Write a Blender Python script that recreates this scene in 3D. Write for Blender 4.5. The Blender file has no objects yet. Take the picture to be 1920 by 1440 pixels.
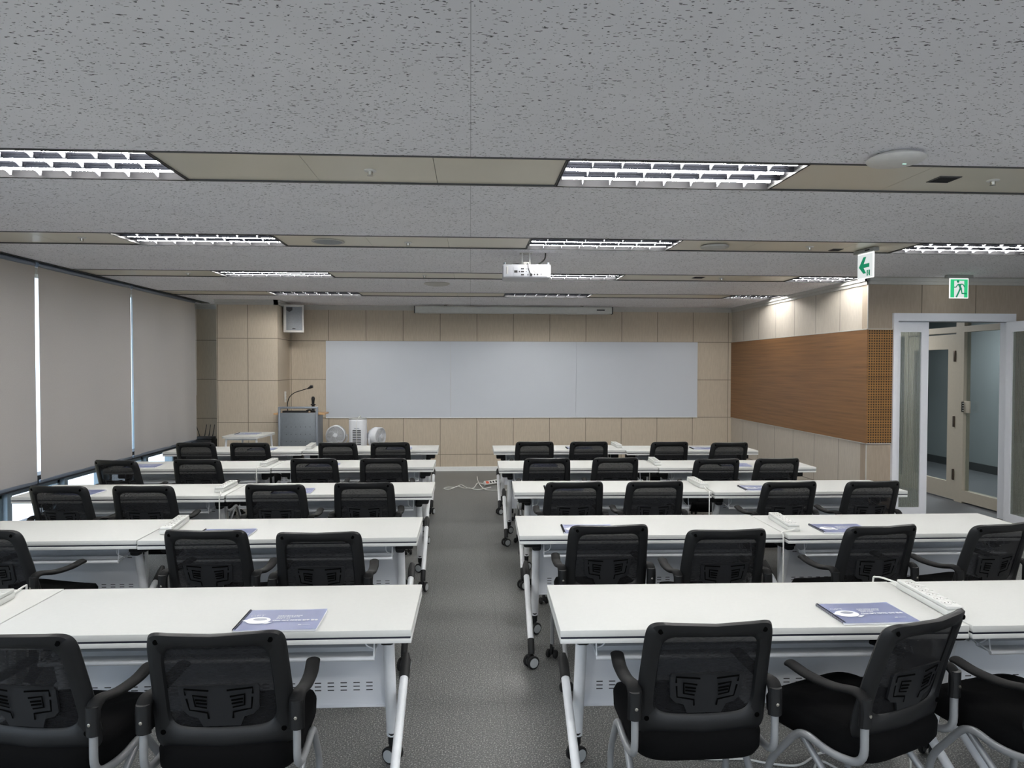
import bpy, bmesh, math, random
from mathutils import Vector, Matrix
PI = math.pi
R = math.radians
SC = bpy.context.scene
COL = SC.collection
random.seed(7)

# ---------------------------------------------------------------- camera
F_PX, YAW, PITCH, ROLL, EYE = 1347.7, .0576, .0232, .0021, 1.7042
fw = Vector((math.sin(YAW) * math.cos(PITCH), math.cos(YAW) * math.cos(PITCH), -math.sin(PITCH)))
rt0 = Vector((math.cos(YAW), -math.sin(YAW), 0))
up0 = rt0.cross(fw)
rt = rt0 * math.cos(ROLL) + up0 * math.sin(ROLL)
up = up0 * math.cos(ROLL) - rt0 * math.sin(ROLL)
cam_data = bpy.data.cameras.new('camera')
cam_data.sensor_width = 36
cam_data.lens = F_PX / 1920 * 36
cam_data.clip_start = .05
cam = bpy.data.objects.new('camera', cam_data)
COL.objects.link(cam)
mw = Matrix((rt, up, -fw)).transposed().to_4x4()
mw.translation = Vector((0, 0, EYE))
cam.matrix_world = mw
SC.camera = cam

# ---------------------------------------------------------------- world, exposure
SC.view_settings.view_transform = 'Standard'
SC.view_settings.look = 'None'
SC.view_settings.gamma = 1
SC.view_settings.use_curve_mapping = False
SC.view_settings.exposure = 0.55
world = bpy.data.worlds.new('daylight')
SC.world = world
world.use_nodes = True
bgn = world.node_tree.nodes['Background']
bgn.inputs[0].default_value = (.80, .89, 1.0, 1)
bgn.inputs[1].default_value = 1.9
TUBE = 60.0          # strength of the fluorescent tubes
sun_data = bpy.data.lights.new('sun', 'SUN')
sun_data.energy, sun_data.angle, sun_data.color = 2.2, .01, (1, .93, .82)
sun = bpy.data.objects.new('sun', sun_data)
sun.rotation_euler = (R(-20), R(42), 0)
COL.objects.link(sun)
SC.cycles.use_denoising = True
SC.cycles.max_bounces = 10
SC.cycles.diffuse_bounces = 6
SC.cycles.transparent_max_bounces = 16
SC.cycles.sample_clamp_indirect = 6
SC.cycles.blur_glossy = 1.0
SC.cycles.caustics_reflective = False
SC.cycles.caustics_refractive = False


# ---------------------------------------------------------------- materials
def srgb(r, g, b):
    f = lambda c: (c / 255 / 12.92) if c / 255 <= .04045 else ((c / 255 + .055) / 1.055) ** 2.4
    return (f(r), f(g), f(b), 1)


class NT:
    """small helper around a material's node tree"""
    def __init__(s, name):
        s.m = bpy.data.materials.new(name)
        s.m.use_nodes = True
        s.t = s.m.node_tree
        s.b = s.t.nodes['Principled BSDF']
        s.out = s.t.nodes['Material Output']
        s._c = None

    def new(s, kind, **kw):
        n = s.t.nodes.new(kind)
        for k, v in kw.items():
            setattr(n, k, v)
        return n

    def link(s, a, b):
        s.t.links.new(a, b)

    def coord(s):
        if s._c is None:
            s._c = s.new('ShaderNodeTexCoord').outputs['Object']
        return s._c

    def xyz(s):
        n = s.new('ShaderNodeSeparateXYZ')
        s.link(s.coord(), n.inputs[0])
        return n.outputs

    def math(s, op, a, b=None, c=None):
        n = s.new('ShaderNodeMath', operation=op)
        for i, v in enumerate((a, b, c)):
            if v is None:
                continue
            if isinstance(v, (int, float)):
                n.inputs[i].default_value = v
            else:
                s.link(v, n.inputs[i])
        return n.outputs[0]

    def mapping(s, scale=(1, 1, 1), rot=(0, 0, 0)):
        n = s.new('ShaderNodeMapping')
        n.inputs['Scale'].default_value = scale
        n.inputs['Rotation'].default_value = rot
        s.link(s.coord(), n.inputs[0])
        return n.outputs[0]

    def noise(s, scale, vec=None, detail=2, rough=.5):
        n = s.new('ShaderNodeTexNoise')
        n.inputs['Scale'].default_value = scale
        n.inputs['Detail'].default_value = detail
        n.inputs['Roughness'].default_value = rough
        s.link(vec if vec is not None else s.coord(), n.inputs['Vector'])
        return n.outputs[0]

    def ramp(s, fac, stops):
        n = s.new('ShaderNodeValToRGB')
        e = n.color_ramp.elements
        while len(e) < len(stops):
            e.new(.5)
        for i, (p, c) in enumerate(stops):
            e[i].position = p
            e[i].color = c
        s.link(fac, n.inputs[0])
        return n.outputs[0]

    def mix(s, fac, a, b):
        n = s.new('ShaderNodeMix', data_type='RGBA')
        for i, v in ((0, fac), (6, a), (7, b)):
            if isinstance(v, (int, float, tuple)):
                n.inputs[i].default_value = v
            else:
                s.link(v, n.inputs[i])
        return n.outputs[2]

    def bump(s, h, strength=.2, dist=.01):
        n = s.new('ShaderNodeBump')
        n.inputs['Strength'].default_value = strength
        n.inputs['Distance'].default_value = dist
        s.link(h, n.inputs['Height'])
        s.link(n.outputs[0], s.b.inputs['Normal'])

    def color(s, c):
        if isinstance(c, tuple):
            s.b.inputs['Base Color'].default_value = c
        else:
            s.link(c, s.b.inputs['Base Color'])


def plain(name, rgb, rough=.5, metal=0.0, spec=.5, vary=.04, nscale=30, bump=0.0, emit=0.0):
    """a painted or moulded surface with a little procedural unevenness"""
    n = NT(name)
    c = srgb(*rgb)
    if vary:
        nz = n.noise(nscale, detail=3)
        lo = tuple(x * (1 - vary) for x in c[:3]) + (1,)
        hi = tuple(min(1, x * (1 + vary)) for x in c[:3]) + (1,)
        n.color(n.ramp(nz, [(.3, lo), (.7, hi)]))
        if bump:
            n.bump(nz, bump, .002)
    else:
        n.color(c)
    n.b.inputs['Roughness'].default_value = rough
    n.b.inputs['Metallic'].default_value = metal
    n.b.inputs['Specular IOR Level'].default_value = spec
    if emit:
        n.b.inputs['Emission Color'].default_value = c
        n.b.inputs['Emission Strength'].default_value = emit
    return n.m


def panel_mat(name, axis, off, rgb=(193, 181, 163), pitch=.6):
    """fabric covered acoustic panels with grooves between them"""
    n = NT(name)
    x, y, z = n.xyz()
    u = (x, y)[axis]
    fr = n.math('FRACT', n.math('DIVIDE', n.math('SUBTRACT', u, off), pitch))
    d = n.math('MULTIPLY', n.math('SUBTRACT', .5, n.math('ABSOLUTE', n.math('SUBTRACT', fr, .5))), pitch)
    g = n.math('LESS_THAN', d, .0045)
    for zz in (2.127, 1.5, .875, .275):
        g = n.math('MAXIMUM', g, n.math('LESS_THAN', n.math('ABSOLUTE', n.math('SUBTRACT', z, zz)), .0045))
    st = n.noise(1, n.mapping((70, 70, 9)), detail=3, rough=.6)
    c = srgb(*rgb)
    body = n.ramp(st, [(.32, tuple(v * .93 for v in c[:3]) + (1,)), (.68, tuple(min(1, v * 1.05) for v in c[:3]) + (1,))])
    n.color(n.mix(g, body, tuple(v * .38 for v in c[:3]) + (1,)))
    n.b.inputs['Roughness'].default_value = .85
    n.b.inputs['Specular IOR Level'].default_value = .2
    n.bump(n.math('SUBTRACT', n.math('MULTIPLY', st, .12), g), .5, .004)
    return n.m


def wood_mat(name, rgb=(120, 78, 44), perforated=False):
    n = NT(name)
    a = n.noise(1, n.mapping((1.1, 1.1, 42)), detail=5, rough=.6)
    c = srgb(*rgb)
    body = n.ramp(a, [(.25, tuple(v * .68 for v in c[:3]) + (1,)), (.5, c), (.75, tuple(v * 1.3 for v in c[:3]) + (1,))])
    if perforated:
        x, y, z = n.xyz()
        fx = n.math('SUBTRACT', n.math('FRACT', n.math('DIVIDE', x, .028)), .5)
        fz = n.math('SUBTRACT', n.math('FRACT', n.math('DIVIDE', z, .028)), .5)
        dd = n.math('ADD', n.math('MULTIPLY', fx, fx), n.math('MULTIPLY', fz, fz))
        hole = n.math('LESS_THAN', dd, .085)
        n.color(n.mix(hole, body, (.012, .006, .003, 1)))
    else:
        n.color(body)
    n.b.inputs['Roughness'].default_value = .42
    n.bump(a, .06, .002)
    return n.m


def ceiling_mat():
    n = NT('mineral_fibre_board')
    tot = None
    for k, (ang, sx, sy, th) in enumerate(((R(28), 42, 105, .705), (R(80), 42, 105, .71), (R(-38), 42, 105, .71), (R(5), 120, 130, .735))):
        v = n.mapping((sx, sy, 1), (0, 0, ang))
        h = n.math('GREATER_THAN', n.noise(1, v, detail=1.2, rough=.5), th)
        tot = h if tot is None else n.math('MAXIMUM', tot, h)
    x, y, z = n.xyz()
    seam = n.math('LESS_THAN', n.math('ABSOLUTE', x), .0014)
    body = n.ramp(n.noise(3.2, detail=4), [(.3, srgb(238, 237, 241)), (.7, srgb(243, 242, 246))])
    n.color(n.mix(n.math('MULTIPLY', n.math('MAXIMUM', tot, n.math('MULTIPLY', seam, .5)), .85), body, srgb(22, 22, 24)))
    n.b.inputs['Roughness'].default_value = .9
    n.b.inputs['Specular IOR Level'].default_value = .15
    n.bump(n.math('SUBTRACT', 1.0, tot), .4, .003)
    return n.m


def floor_mat():
    n = NT('speckled_vinyl')
    sp = n.noise(150, detail=2, rough=.6)
    big = n.noise(2.2, detail=3)
    x, y, z = n.xyz()
    col = n.ramp(sp, [(.33, srgb(66, 67, 67)), (.5, srgb(98, 99, 98)), (.58, srgb(122, 123, 121)), (.68, srgb(196, 196, 190))])
    fx = n.math('ABSOLUTE', n.math('SUBTRACT', n.math('FRACT', n.math('DIVIDE', n.math('SUBTRACT', x, .174), .4575)), .5))
    seam = n.math('GREATER_THAN', fx, .5 - .0035)
    fy = n.math('ABSOLUTE', n.math('SUBTRACT', n.math('FRACT', n.math('DIVIDE', y, .9)), .5))
    seam = n.math('MAXIMUM', seam, n.math('GREATER_THAN', fy, .5 - .0014))
    col = n.mix(n.math('MULTIPLY', seam, .35), col, srgb(35, 35, 35))
    n.color(n.mix(n.math('MULTIPLY', big, .12), col, srgb(70, 71, 70)))
    n.b.inputs['Roughness'].default_value = .42
    n.b.inputs['Specular IOR Level'].default_value = .45
    n.bump(sp, .12, .001)
    return n.m


def slotted_mat():
    """white sheet steel with three rows of short ventilation slots low down and again near the top"""
    n = NT('slotted_sheet_steel')
    x, y, z = n.xyz()
    fx = n.math('ABSOLUTE', n.math('SUBTRACT', n.math('FRACT', n.math('DIVIDE', x, .054)), .5))
    mx = n.math('LESS_THAN', fx, .25)
    mx = n.math('MULTIPLY', mx, n.math('LESS_THAN', n.math('ABSOLUTE', x), .60))
    rows = None
    for zz in (.335, .351, .367, .536, .552, .568):
        r = n.math('LESS_THAN', n.math('ABSOLUTE', n.math('SUBTRACT', z, zz)), .0022)
        rows = r if rows is None else n.math('MAXIMUM', rows, r)
    base = n.ramp(n.noise(4, detail=2), [(.3, srgb(224, 227, 232)), (.7, srgb(232, 234, 239))])
    n.color(n.mix(n.math('MULTIPLY', mx, rows), base, srgb(28, 28, 30)))
    n.b.inputs['Roughness'].default_value = .4
    return n.m


def mesh_fabric_mat():
    n = NT('black_net_fabric')
    tr = n.new('ShaderNodeBsdfTransparent')
    mx = n.new('ShaderNodeMixShader')
    x, y, z = n.xyz()
    w = n.noise(1, n.mapping((60, 60, 420)), detail=1)
    n.link(n.math('ADD', n.math('MULTIPLY', w, .07), .03), mx.inputs[0])
    n.link(n.b.outputs[0], mx.inputs[1])
    n.link(tr.outputs[0], mx.inputs[2])
    n.link(mx.outputs[0], n.out.inputs[0])
    n.color(srgb(22, 22, 24))
    n.b.inputs['Roughness'].default_value = .8
    n.b.inputs['Specular IOR Level'].default_value = .2
    return n.m


def glass_mat(name, tint=(.9, .95, .95, 1), reeded=False, fac=.12, rough=.02):
    n = NT(name)
    tr = n.new('ShaderNodeBsdfTransparent')
    tr.inputs[0].default_value = tint
    gl = n.new('ShaderNodeBsdfGlossy')
    gl.inputs['Roughness'].default_value = rough
    mx = n.new('ShaderNodeMixShader')
    mx.inputs[0].default_value = fac
    n.link(tr.outputs[0], mx.inputs[1])
    n.link(gl.outputs[0], mx.inputs[2])
    if reeded:
        tr.inputs[0].default_value = (.62, .65, .62, 1)
        x, y, z = n.xyz()
        u = n.math('ADD', x, y)
        wv = n.math('SINE', n.math('MULTIPLY', u, 2 * PI / .016))
        b = n.new('ShaderNodeBump')
        b.inputs['Strength'].default_value = .6
        b.inputs['Distance'].default_value = .003
        n.link(wv, b.inputs['Height'])
        n.link(b.outputs[0], gl.inputs['Normal'])
        gl.inputs['Roughness'].default_value = .15
        df = n.new('ShaderNodeBsdfDiffuse')
        df.inputs[0].default_value = srgb(178, 180, 170)
        n.link(b.outputs[0], df.inputs['Normal'])
        m2 = n.new('ShaderNodeMixShader')
        n.link(n.math('ADD', n.math('MULTIPLY', wv, .10), .26), m2.inputs[0])
        n.link(mx.outputs[0], m2.inputs[1])
        n.link(df.outputs[0], m2.inputs[2])
        n.link(m2.outputs[0], n.out.inputs[0])
    else:
        n.link(mx.outputs[0], n.out.inputs[0])
    return n.m


def blind_mat():
    n = NT('grey_blind_fabric')
    w = n.noise(1, n.mapping((300, 300, 300)), detail=2)
    n.color(n.ramp(w, [(.3, srgb(176, 170, 166)), (.7, srgb(186, 180, 176))]))
    n.b.inputs['Roughness'].default_value = .9
    n.b.inputs['Specular IOR Level'].default_value = .1
    n.bump(w, .15, .001)
    tl = n.new('ShaderNodeBsdfTranslucent')
    tl.inputs[0].default_value = (.62, .56, .50, 1)
    mx = n.new('ShaderNodeMixShader')
    mx.inputs[0].default_value = .12
    n.link(n.b.outputs[0], mx.inputs[1])
    n.link(tl.outputs[0], mx.inputs[2])
    n.link(mx.outputs[0], n.out.inputs[0])
    return n.m


def emit_mat(name, rgb, strength):
    n = NT(name)
    e = n.new('ShaderNodeEmission')
    e.inputs[0].default_value = rgb
    e.inputs[1].default_value = strength
    n.link(e.outputs[0], n.out.inputs[0])
    return n.m


MT = {}
MT['panel_x'] = panel_mat('beige_acoustic_panel', 0, -2.2965)
MT['panel_y'] = panel_mat('beige_acoustic_panel_side', 1, 10.693, rgb=(192, 184, 172))
MT['panel_col'] = panel_mat('beige_acoustic_panel_column', 0, -3.745, pitch=.44)
MT['panel_rec'] = panel_mat('beige_acoustic_panel_recess', 0, -4.45)
MT['panel_door'] = panel_mat('beige_acoustic_panel_entrance', 0, 4.98, rgb=(168, 154, 138), pitch=.619)
MT['wood'] = wood_mat('walnut_veneer', (130, 93, 58))
MT['wood_perf'] = wood_mat('perforated_walnut_veneer', (144, 104, 56), True)
MT['ceil'] = ceiling_mat()
MT['floor'] = floor_mat()
MT['slot'] = slotted_mat()
MT['net'] = mesh_fabric_mat()
MT['band'] = plain('beige_ceiling_metal', (222, 216, 200), .32, .15, vary=.03, nscale=2)
MT['dark_strip'] = plain('dark_grey_metal_strip', (62, 62, 62), .5)
MT['skirt'] = plain('off_white_trim', (235, 237, 236), .5)
MT['crown'] = plain('pale_grey_trim', (186, 184, 178), .5)
MT['table_white'] = plain('white_laminate', (206, 207, 204), .6, spec=.3, vary=.012, nscale=60)
MT['edge_white'] = plain('white_table_edge', (214, 215, 213), .4, vary=.01)
MT['navy'] = plain('dark_navy_strip', (26, 28, 44), .5)
MT['steel_white'] = plain('white_powder_coat', (238, 240, 243), .28, vary=.02)
MT['steel_tray'] = plain('pale_grey_powder_coat', (226, 229, 233), .3, vary=.02)
MT['black_pl'] = plain('black_moulded_plastic', (17, 18, 20), .6, vary=.1, nscale=200)
MT['arm_pad'] = plain('black_soft_plastic', (12, 12, 13), .7, spec=.25, vary=.1, nscale=200)
MT['black_frame'] = plain('charcoal_moulded_plastic', (13, 14, 16), .5, vary=.08, nscale=300, bump=.1)
MT['lumbar'] = plain('dark_lumbar_plastic', (24, 25, 28), .5, vary=.05)
MT['cushion'] = plain('black_seat_fabric', (11, 11, 12), .95, spec=.1, vary=.2, nscale=400, bump=.3)
MT['silver'] = plain('silver_painted_tube', (158, 160, 162), .38, .35, vary=.04)
MT['screw'] = plain('steel_screw', (190, 186, 176), .25, .9)
MT['caster_hub'] = plain('grey_caster_hub', (178, 182, 184), .5)
MT['slot_black'] = plain('deep_black_slot', (2, 2, 2), .95, spec=.05, vary=0)
MT['rubber'] = plain('black_rubber', (14, 14, 15), .7)
MT['strip_white'] = plain('white_plastic', (214, 215, 212), .35, vary=.01)
MT['strip_grey'] = plain('pale_grey_socket', (196, 194, 190), .5)
MT['slot_dark'] = plain('dark_recess', (34, 33, 32), .7)
MT['red'] = plain('orange_red_switch', (206, 84, 52), .4)
MT['cable_white'] = plain('white_cable', (226, 226, 222), .45)
MT['paper'] = plain('white_paper', (235, 236, 238), .8, vary=.01)
MT['cover'] = plain('periwinkle_cover', (166, 175, 210), .35, vary=.05, nscale=6)
MT['print_white'] = plain('white_print', (238, 240, 246), .5, vary=0)
MT['print_grey'] = plain('grey_print', (150, 154, 168), .5, vary=0)
MT['wb'] = plain('whiteboard_enamel', (197, 202, 209), .45, vary=.01, nscale=1)
MT['wb_gap'] = plain('whiteboard_joint', (150, 152, 154), .5)
MT['blind'] = blind_mat()
MT['hem'] = plain('blue_grey_aluminium', (120, 130, 145), .35, .4)
MT['win_frame'] = plain('blue_grey_window_frame', (150, 168, 180), .4, .2)
MT['win_dark'] = plain('dark_window_transom', (70, 74, 82), .45, .3)
MT['win_glass'] = glass_mat('window_glass', (.93, .97, 1, 1), fac=.04)
MT['glass'] = glass_mat('clear_partition_glass', (.82, .85, .84, 1), fac=.07)
MT['reed'] = glass_mat('reeded_glass', reeded=True, fac=.08)
MT['door_white'] = plain('white_door_paint', (232, 233, 238), .4, vary=.01)
MT['cream'] = plain('cream_door_paint', (206, 196, 178), .45, vary=.02)
MT['hinge'] = plain('bronze_hinge', (92, 80, 70), .4, .6)
MT['hall_wall'] = plain('grey_blue_wall_paint', (150, 158, 162), .8, vary=.02)
MT['hall_base'] = plain('dark_baseboard', (46, 48, 50), .6)
MT['hall_floor'] = plain('dark_grey_hall_floor', (104, 106, 110), .6, nscale=150, vary=.1)
MT['tube'] = emit_mat('fluorescent_tube', (1, .985, .96, 1), TUBE)
MT['reflector'] = plain('polished_aluminium_reflector', (52, 53, 58), .25, 1.0, vary=.02)
MT['reflector_side'] = plain('dull_aluminium_side', (26, 26, 28), .6, 0, spec=.2, vary=.02)
MT['louver'] = plain('white_louver_blade', (170, 171, 176), .4, .0, vary=.01)
MT['lum_frame'] = plain('light_fitting_frame', (66, 66, 65), .5)
MT['grille'] = plain('speaker_grille', (150, 154, 158), .6, .3, vary=.25, nscale=260, bump=.3)
MT['spk_white'] = plain('white_speaker_shell', (216, 214, 210), .45)
MT['podium'] = plain('grey_lectern_panel', (116, 122, 128), .4, .15)
MT['podium_frame'] = plain('blue_grey_lectern_frame', (134, 140, 148), .35, .3)
MT['podium_wood'] = wood_mat('pale_lectern_wood', (206, 164, 116))
MT['screen_case'] = plain('pale_screen_case', (200, 200, 194), .5)
MT['projector'] = plain('white_projector_shell', (178, 179, 184), .35, vary=.01)
MT['sign_white'] = emit_mat('lit_sign_white', (.88, .93, .92, 1), .58)
MT['sign_edge'] = emit_mat('lit_sign_edge', (.95, 1, .97, 1), 1.0)
MT['sign_green'] = emit_mat('lit_sign_green', (.025, .38, .15, 1), 1.0)
MT['sign_green_dark'] = emit_mat('sign_green_dark', (.012, .17, .085, 1), 1.0)
MT['sign_case'] = plain('grey_sign_housing', (150, 150, 146), .5)
MT['fan_white'] = plain('white_fan_plastic', (228, 230, 234), .3, vary=.01)
MT['fan_grey'] = plain('grey_fan_blade', (176, 178, 176), .5)
MT['facade'] = plain('cream_facade', (250, 232, 190), .8, vary=.03, nscale=.3)
MT['facade_win'] = plain('facade_window', (120, 135, 150), .3)
MT['street'] = plain('street_asphalt', (130, 130, 132), .8)
MT['badge'] = plain('black_badge', (40, 34, 34), .4)
MT['plaster'] = plain('off_white_plaster', (190, 188, 182), .8, vary=.02)


# ---------------------------------------------------------------- mesh building
class MB:
    def __init__(s):
        s.bm = bmesh.new()

    def _merge(s, b):
        mp = [s.bm.verts.new(v.co) for v in b.verts]
        b.verts.index_update()
        for f in b.faces:
            try:
                s.bm.faces.new([mp[v.index] for v in f.verts])
            except ValueError:
                pass
        b.free()

    def box(s, c, d, bev=0, seg=2, rot=None):
        b = bmesh.new()
        bmesh.ops.create_cube(b, size=1)
        for v in b.verts:
            v.co = Vector((v.co.x * d[0], v.co.y * d[1], v.co.z * d[2]))
        if bev:
            bmesh.ops.bevel(b, geom=list(b.edges), offset=bev, segments=seg, profile=.5, affect='EDGES')
        for v in b.verts:
            p = v.co
            if rot is not None:
                p = rot @ p
            v.co = p + Vector(c)
        s._merge(b)
        return s

    def span(s, x0, x1, y0, y1, z0, z1, bev=0):
        return s.box(((x0 + x1) / 2, (y0 + y1) / 2, (z0 + z1) / 2), (abs(x1 - x0), abs(y1 - y0), abs(z1 - z0)), bev)

    def sweep(s, pts, w, h=None, seg=10, closed=False, cap=True, upv=None, taper=None):
        """a tube of half width w and half height h along pts"""
        h = w if h is None else h
        pts = [Vector(p) for p in pts]
        n = len(pts)
        tang = []
        for i in range(n):
            a = pts[(i - 1) % n] if (closed or i > 0) else pts[i]
            c = pts[(i + 1) % n] if (closed or i < n - 1) else pts[i]
            tang.append((c - a).normalized())
        ref = Vector(upv) if upv else (Vector((0, 0, 1)) if abs(tang[0].z) < .9 else Vector((0, 1, 0)))
        nrm = (ref - tang[0] * ref.dot(tang[0])).normalized()
        rings = []
        for i in range(n):
            t = tang[i]
            nrm = (nrm - t * nrm.dot(t))
            nrm = nrm.normalized() if nrm.length > 1e-6 else t.orthogonal().normalized()
            side = t.cross(nrm)
            k = taper[i] if taper else 1
            rings.append([s.bm.verts.new(pts[i] + side * (w * k * math.cos(a)) + nrm * (h * k * math.sin(a)))
                          for a in (2 * PI * j / seg for j in range(seg))])
        rr = range(n) if closed else range(n - 1)
        for i in rr:
            A, B = rings[i], rings[(i + 1) % n]
            for j in range(seg):
                s.bm.faces.new((A[j], A[(j + 1) % seg], B[(j + 1) % seg], B[j]))
        if cap and not closed:
            s.bm.faces.new(rings[0][::-1])
            s.bm.faces.new(rings[-1])
        return s

    def cyl(s, a, b, r, seg=16, r2=None):
        return s.sweep([a, b], r, seg=seg, taper=[1, (r2 / r if r2 is not None else 1)])

    def lathe(s, prof, c=(0, 0, 0), axis='z', seg=24, rot=None, caps=True):
        """prof: list of (radius, height); revolved about an axis through c"""
        c = Vector(c)
        rings = []
        for (r, h) in prof:
            ring = []
            for j in range(seg):
                a = 2 * PI * j / seg
                p = {'z': Vector((r * math.cos(a), r * math.sin(a), h)),
                     'y': Vector((r * math.cos(a), h, r * math.sin(a))),
                     'x': Vector((h, r * math.cos(a), r * math.sin(a)))}[axis]
                if rot is not None:
                    p = rot @ p
                ring.append(s.bm.verts.new(p + c))
            rings.append(ring)
        for A, B in zip(rings, rings[1:]):
            for j in range(seg):
                s.bm.faces.new((A[j], A[(j + 1) % seg], B[(j + 1) % seg], B[j]))
        if caps:
            s.bm.faces.new(rings[0])
            s.bm.faces.new(rings[-1][::-1])
        return s

    def prism(s, poly, o, ux, uy, depth):
        """polygon poly in the plane (o, ux, uy), extruded by the vector depth"""
        o, ux, uy, depth = Vector(o), Vector(ux), Vector(uy), Vector(depth)
        A = [s.bm.verts.new(o + ux * p[0] + uy * p[1]) for p in poly]
        B = [s.bm.verts.new(v.co + depth) for v in A]
        n = len(poly)
        s.bm.faces.new(A)
        s.bm.faces.new(B[::-1])
        for i in range(n):
            s.bm.faces.new((A[i], B[i], B[(i + 1) % n], A[(i + 1) % n]))
        return s

    def loops(s, loops, closed_ends=True):
        rings = [[s.bm.verts.new(p) for p in L] for L in loops]
        n = len(rings[0])
        for A, B in zip(rings, rings[1:]):
            for j in range(n):
                s.bm.faces.new((A[j], A[(j + 1) % n], B[(j + 1) % n], B[j]))
        if closed_ends:
            s.bm.faces.new(rings[0][::-1])
            s.bm.faces.new(rings[-1])
        return s

    def make(s, name, mat, parent=None, smooth=True, ang=38):
        bmesh.ops.recalc_face_normals(s.bm, faces=list(s.bm.faces))
        me = bpy.data.meshes.new(name)
        s.bm.to_mesh(me)
        s.bm.free()
        me.materials.append(MT[mat] if isinstance(mat, str) else mat)
        if smooth:
            me.polygons.foreach_set('use_smooth', [True] * len(me.polygons))
            me.set_sharp_from_angle(angle=R(ang))
        o = bpy.data.objects.new(name, me)
        COL.objects.link(o)
        if parent is not None:
            o.parent = parent
        return o


def curve(pts, n=6, closed=False):
    """Catmull-Rom through pts"""
    P = [Vector(p) for p in pts]
    out = []
    m = len(P)
    rng = range(m) if closed else range(m - 1)
    for i in rng:
        p0 = P[i - 1] if (i > 0 or closed) else P[0]
        p1, p2 = P[i], P[(i + 1) % m]
        p3 = P[(i + 2) % m] if (closed or i + 2 < m) else P[-1]
        for k in range(n):
            t = k / n
            out.append(.5 * ((2 * p1) + (p2 - p0) * t + (2 * p0 - 5 * p1 + 4 * p2 - p3) * t * t + (3 * p1 - p0 - 3 * p2 + p3) * t ** 3))
    if not closed:
        out.append(P[-1])
    return out


def bent(pts, r=.04, n=5):
    """polyline with rounded corners"""
    P = [Vector(p) for p in pts]
    out = [P[0]]
    for a, b, c in zip(P, P[1:], P[2:]):
        d1, d2 = (a - b), (c - b)
        q = min(r, d1.length * .45, d2.length * .45)
        s0, s1 = b + d1.normalized() * q, b + d2.normalized() * q
        for k in range(n + 1):
            t = k / n
            out.append(s0 * (1 - t) ** 2 + b * 2 * t * (1 - t) + s1 * t * t)
    out.append(P[-1])
    return out


def tag(o, label, cat, group=None):
    o['label'] = label
    o['category'] = cat
    if group:
        o['group'] = group
    return o


def thing(name, label, cat, loc=(0, 0, 0), rz=0, group=None):
    o = bpy.data.objects.new(name, None)
    o.empty_display_size = .1
    COL.objects.link(o)
    o.location = loc
    o.rotation_euler = (0, 0, rz)
    return tag(o, label, cat, group)


def struct(o):
    o['kind'] = 'structure'
    return o


def kids(root):
    out = {}
    for ob in COL.objects:
        if ob.parent is not None:
            out.setdefault(ob.parent, []).append(ob)
    return out


def dup(root, loc, rz, label, skip=()):
    ch = kids(root)

    def rec(o, parent):
        c = o.copy()
        COL.objects.link(c)
        if parent is not None:
            c.parent = parent
        for k in ch.get(o, []):
            if k.name.split('.')[0] in skip:
                continue
            rec(k, c)
        return c
    r = rec(root, None)
    r.location = loc
    r.rotation_euler = (0, 0, rz)
    r['label'] = label
    return r


def text_mesh(name, body, size, mat, parent, M, extrude=.0004, bold=0.0, spacing=1.0, align='LEFT', xs=1.0):
    cu = bpy.data.curves.new('lettering', 'FONT')
    cu.body = body
    cu.size = size
    cu.extrude = extrude
    cu.offset = bold
    cu.space_character = spacing
    cu.align_x = align
    cu.resolution_u = 3
    t = bpy.data.objects.new('lettering', cu)
    COL.objects.link(t)
    bpy.context.view_layer.update()
    dg = bpy.context.evaluated_depsgraph_get()
    me = bpy.data.meshes.new_from_object(t.evaluated_get(dg))
    bpy.data.objects.remove(t)
    me.transform(M @ Matrix.Diagonal((xs, 1, 1, 1)))
    me.materials.clear()
    me.materials.append(MT[mat])
    o = bpy.data.objects.new(name, me)
    COL.objects.link(o)
    if parent is not None:
        o.parent = parent
    return o


# ================================================================ ROOM SHELL
XL, XR, YB, ZC = -4.40, 4.367, 11.81, 2.70
YE, YN, XE = 7.69, -2.6, 7.4          # entrance wall, wall behind, far right wall
struct(MB().span(-4.6, XE + .1, YN - .1, YB + .1, -.1, 0).make('floor', 'floor', smooth=False))
struct(MB().span(XR + .12, 8.6, YE + .1, 14.2, -.1, .001).make('floor', 'hall_floor', smooth=False))
# walls
struct(MB().span(-4.6, XR + .12, YB, YB + .12, 0, 2.95).make('wall_back', 'panel_x', smooth=False))
struct(MB().span(-4.5, -3.76, YB - .012, YB, 0, ZC).make('wall_recess', 'panel_rec', smooth=False))
b = MB()
b.prism([(-3.76, 10.9), (-2.87, 10.9), (-2.92, YB), (-3.76, YB)], (0, 0, 0), (1, 0, 0), (0, 1, 0), (0, 0, ZC))
struct(b.make('wall_column', 'panel_col', smooth=False))
struct(MB().span(XR, XR + .12, YE + .12, YB, 0, 2.95).make('wall_right', 'panel_y', smooth=False))
OX0, OX1, OZ = 4.69, 6.0, 2.225        # entrance opening
b = MB()
b.span(XR, OX0, YE, YE + .12, 0, 2.95)
b.span(OX0, OX1, YE, YE + .12, OZ, 2.95)
b.span(OX1, XE, YE, YE + .12, 0, 2.95)
struct(b.make('wall_entrance', 'panel_door', smooth=False))
struct(MB().span(XE, XE + .1, YN, YE + .12, 0, 2.95).make('wall_far_right', 'plaster', smooth=False))
b = MB()
b.span(-4.6, XE, YN - .1, YN, 0, .80)
b.span(-4.6, XE, YN - .1, YN, 2.50, 2.95)
for xx in (-4.6, -2.2, .2, 2.6, 5.0, XE - .2):  # unseen window openings, added so sky light fills the room from behind
    b.span(xx, xx + .2, YN - .1, YN, .80, 2.50)
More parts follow.
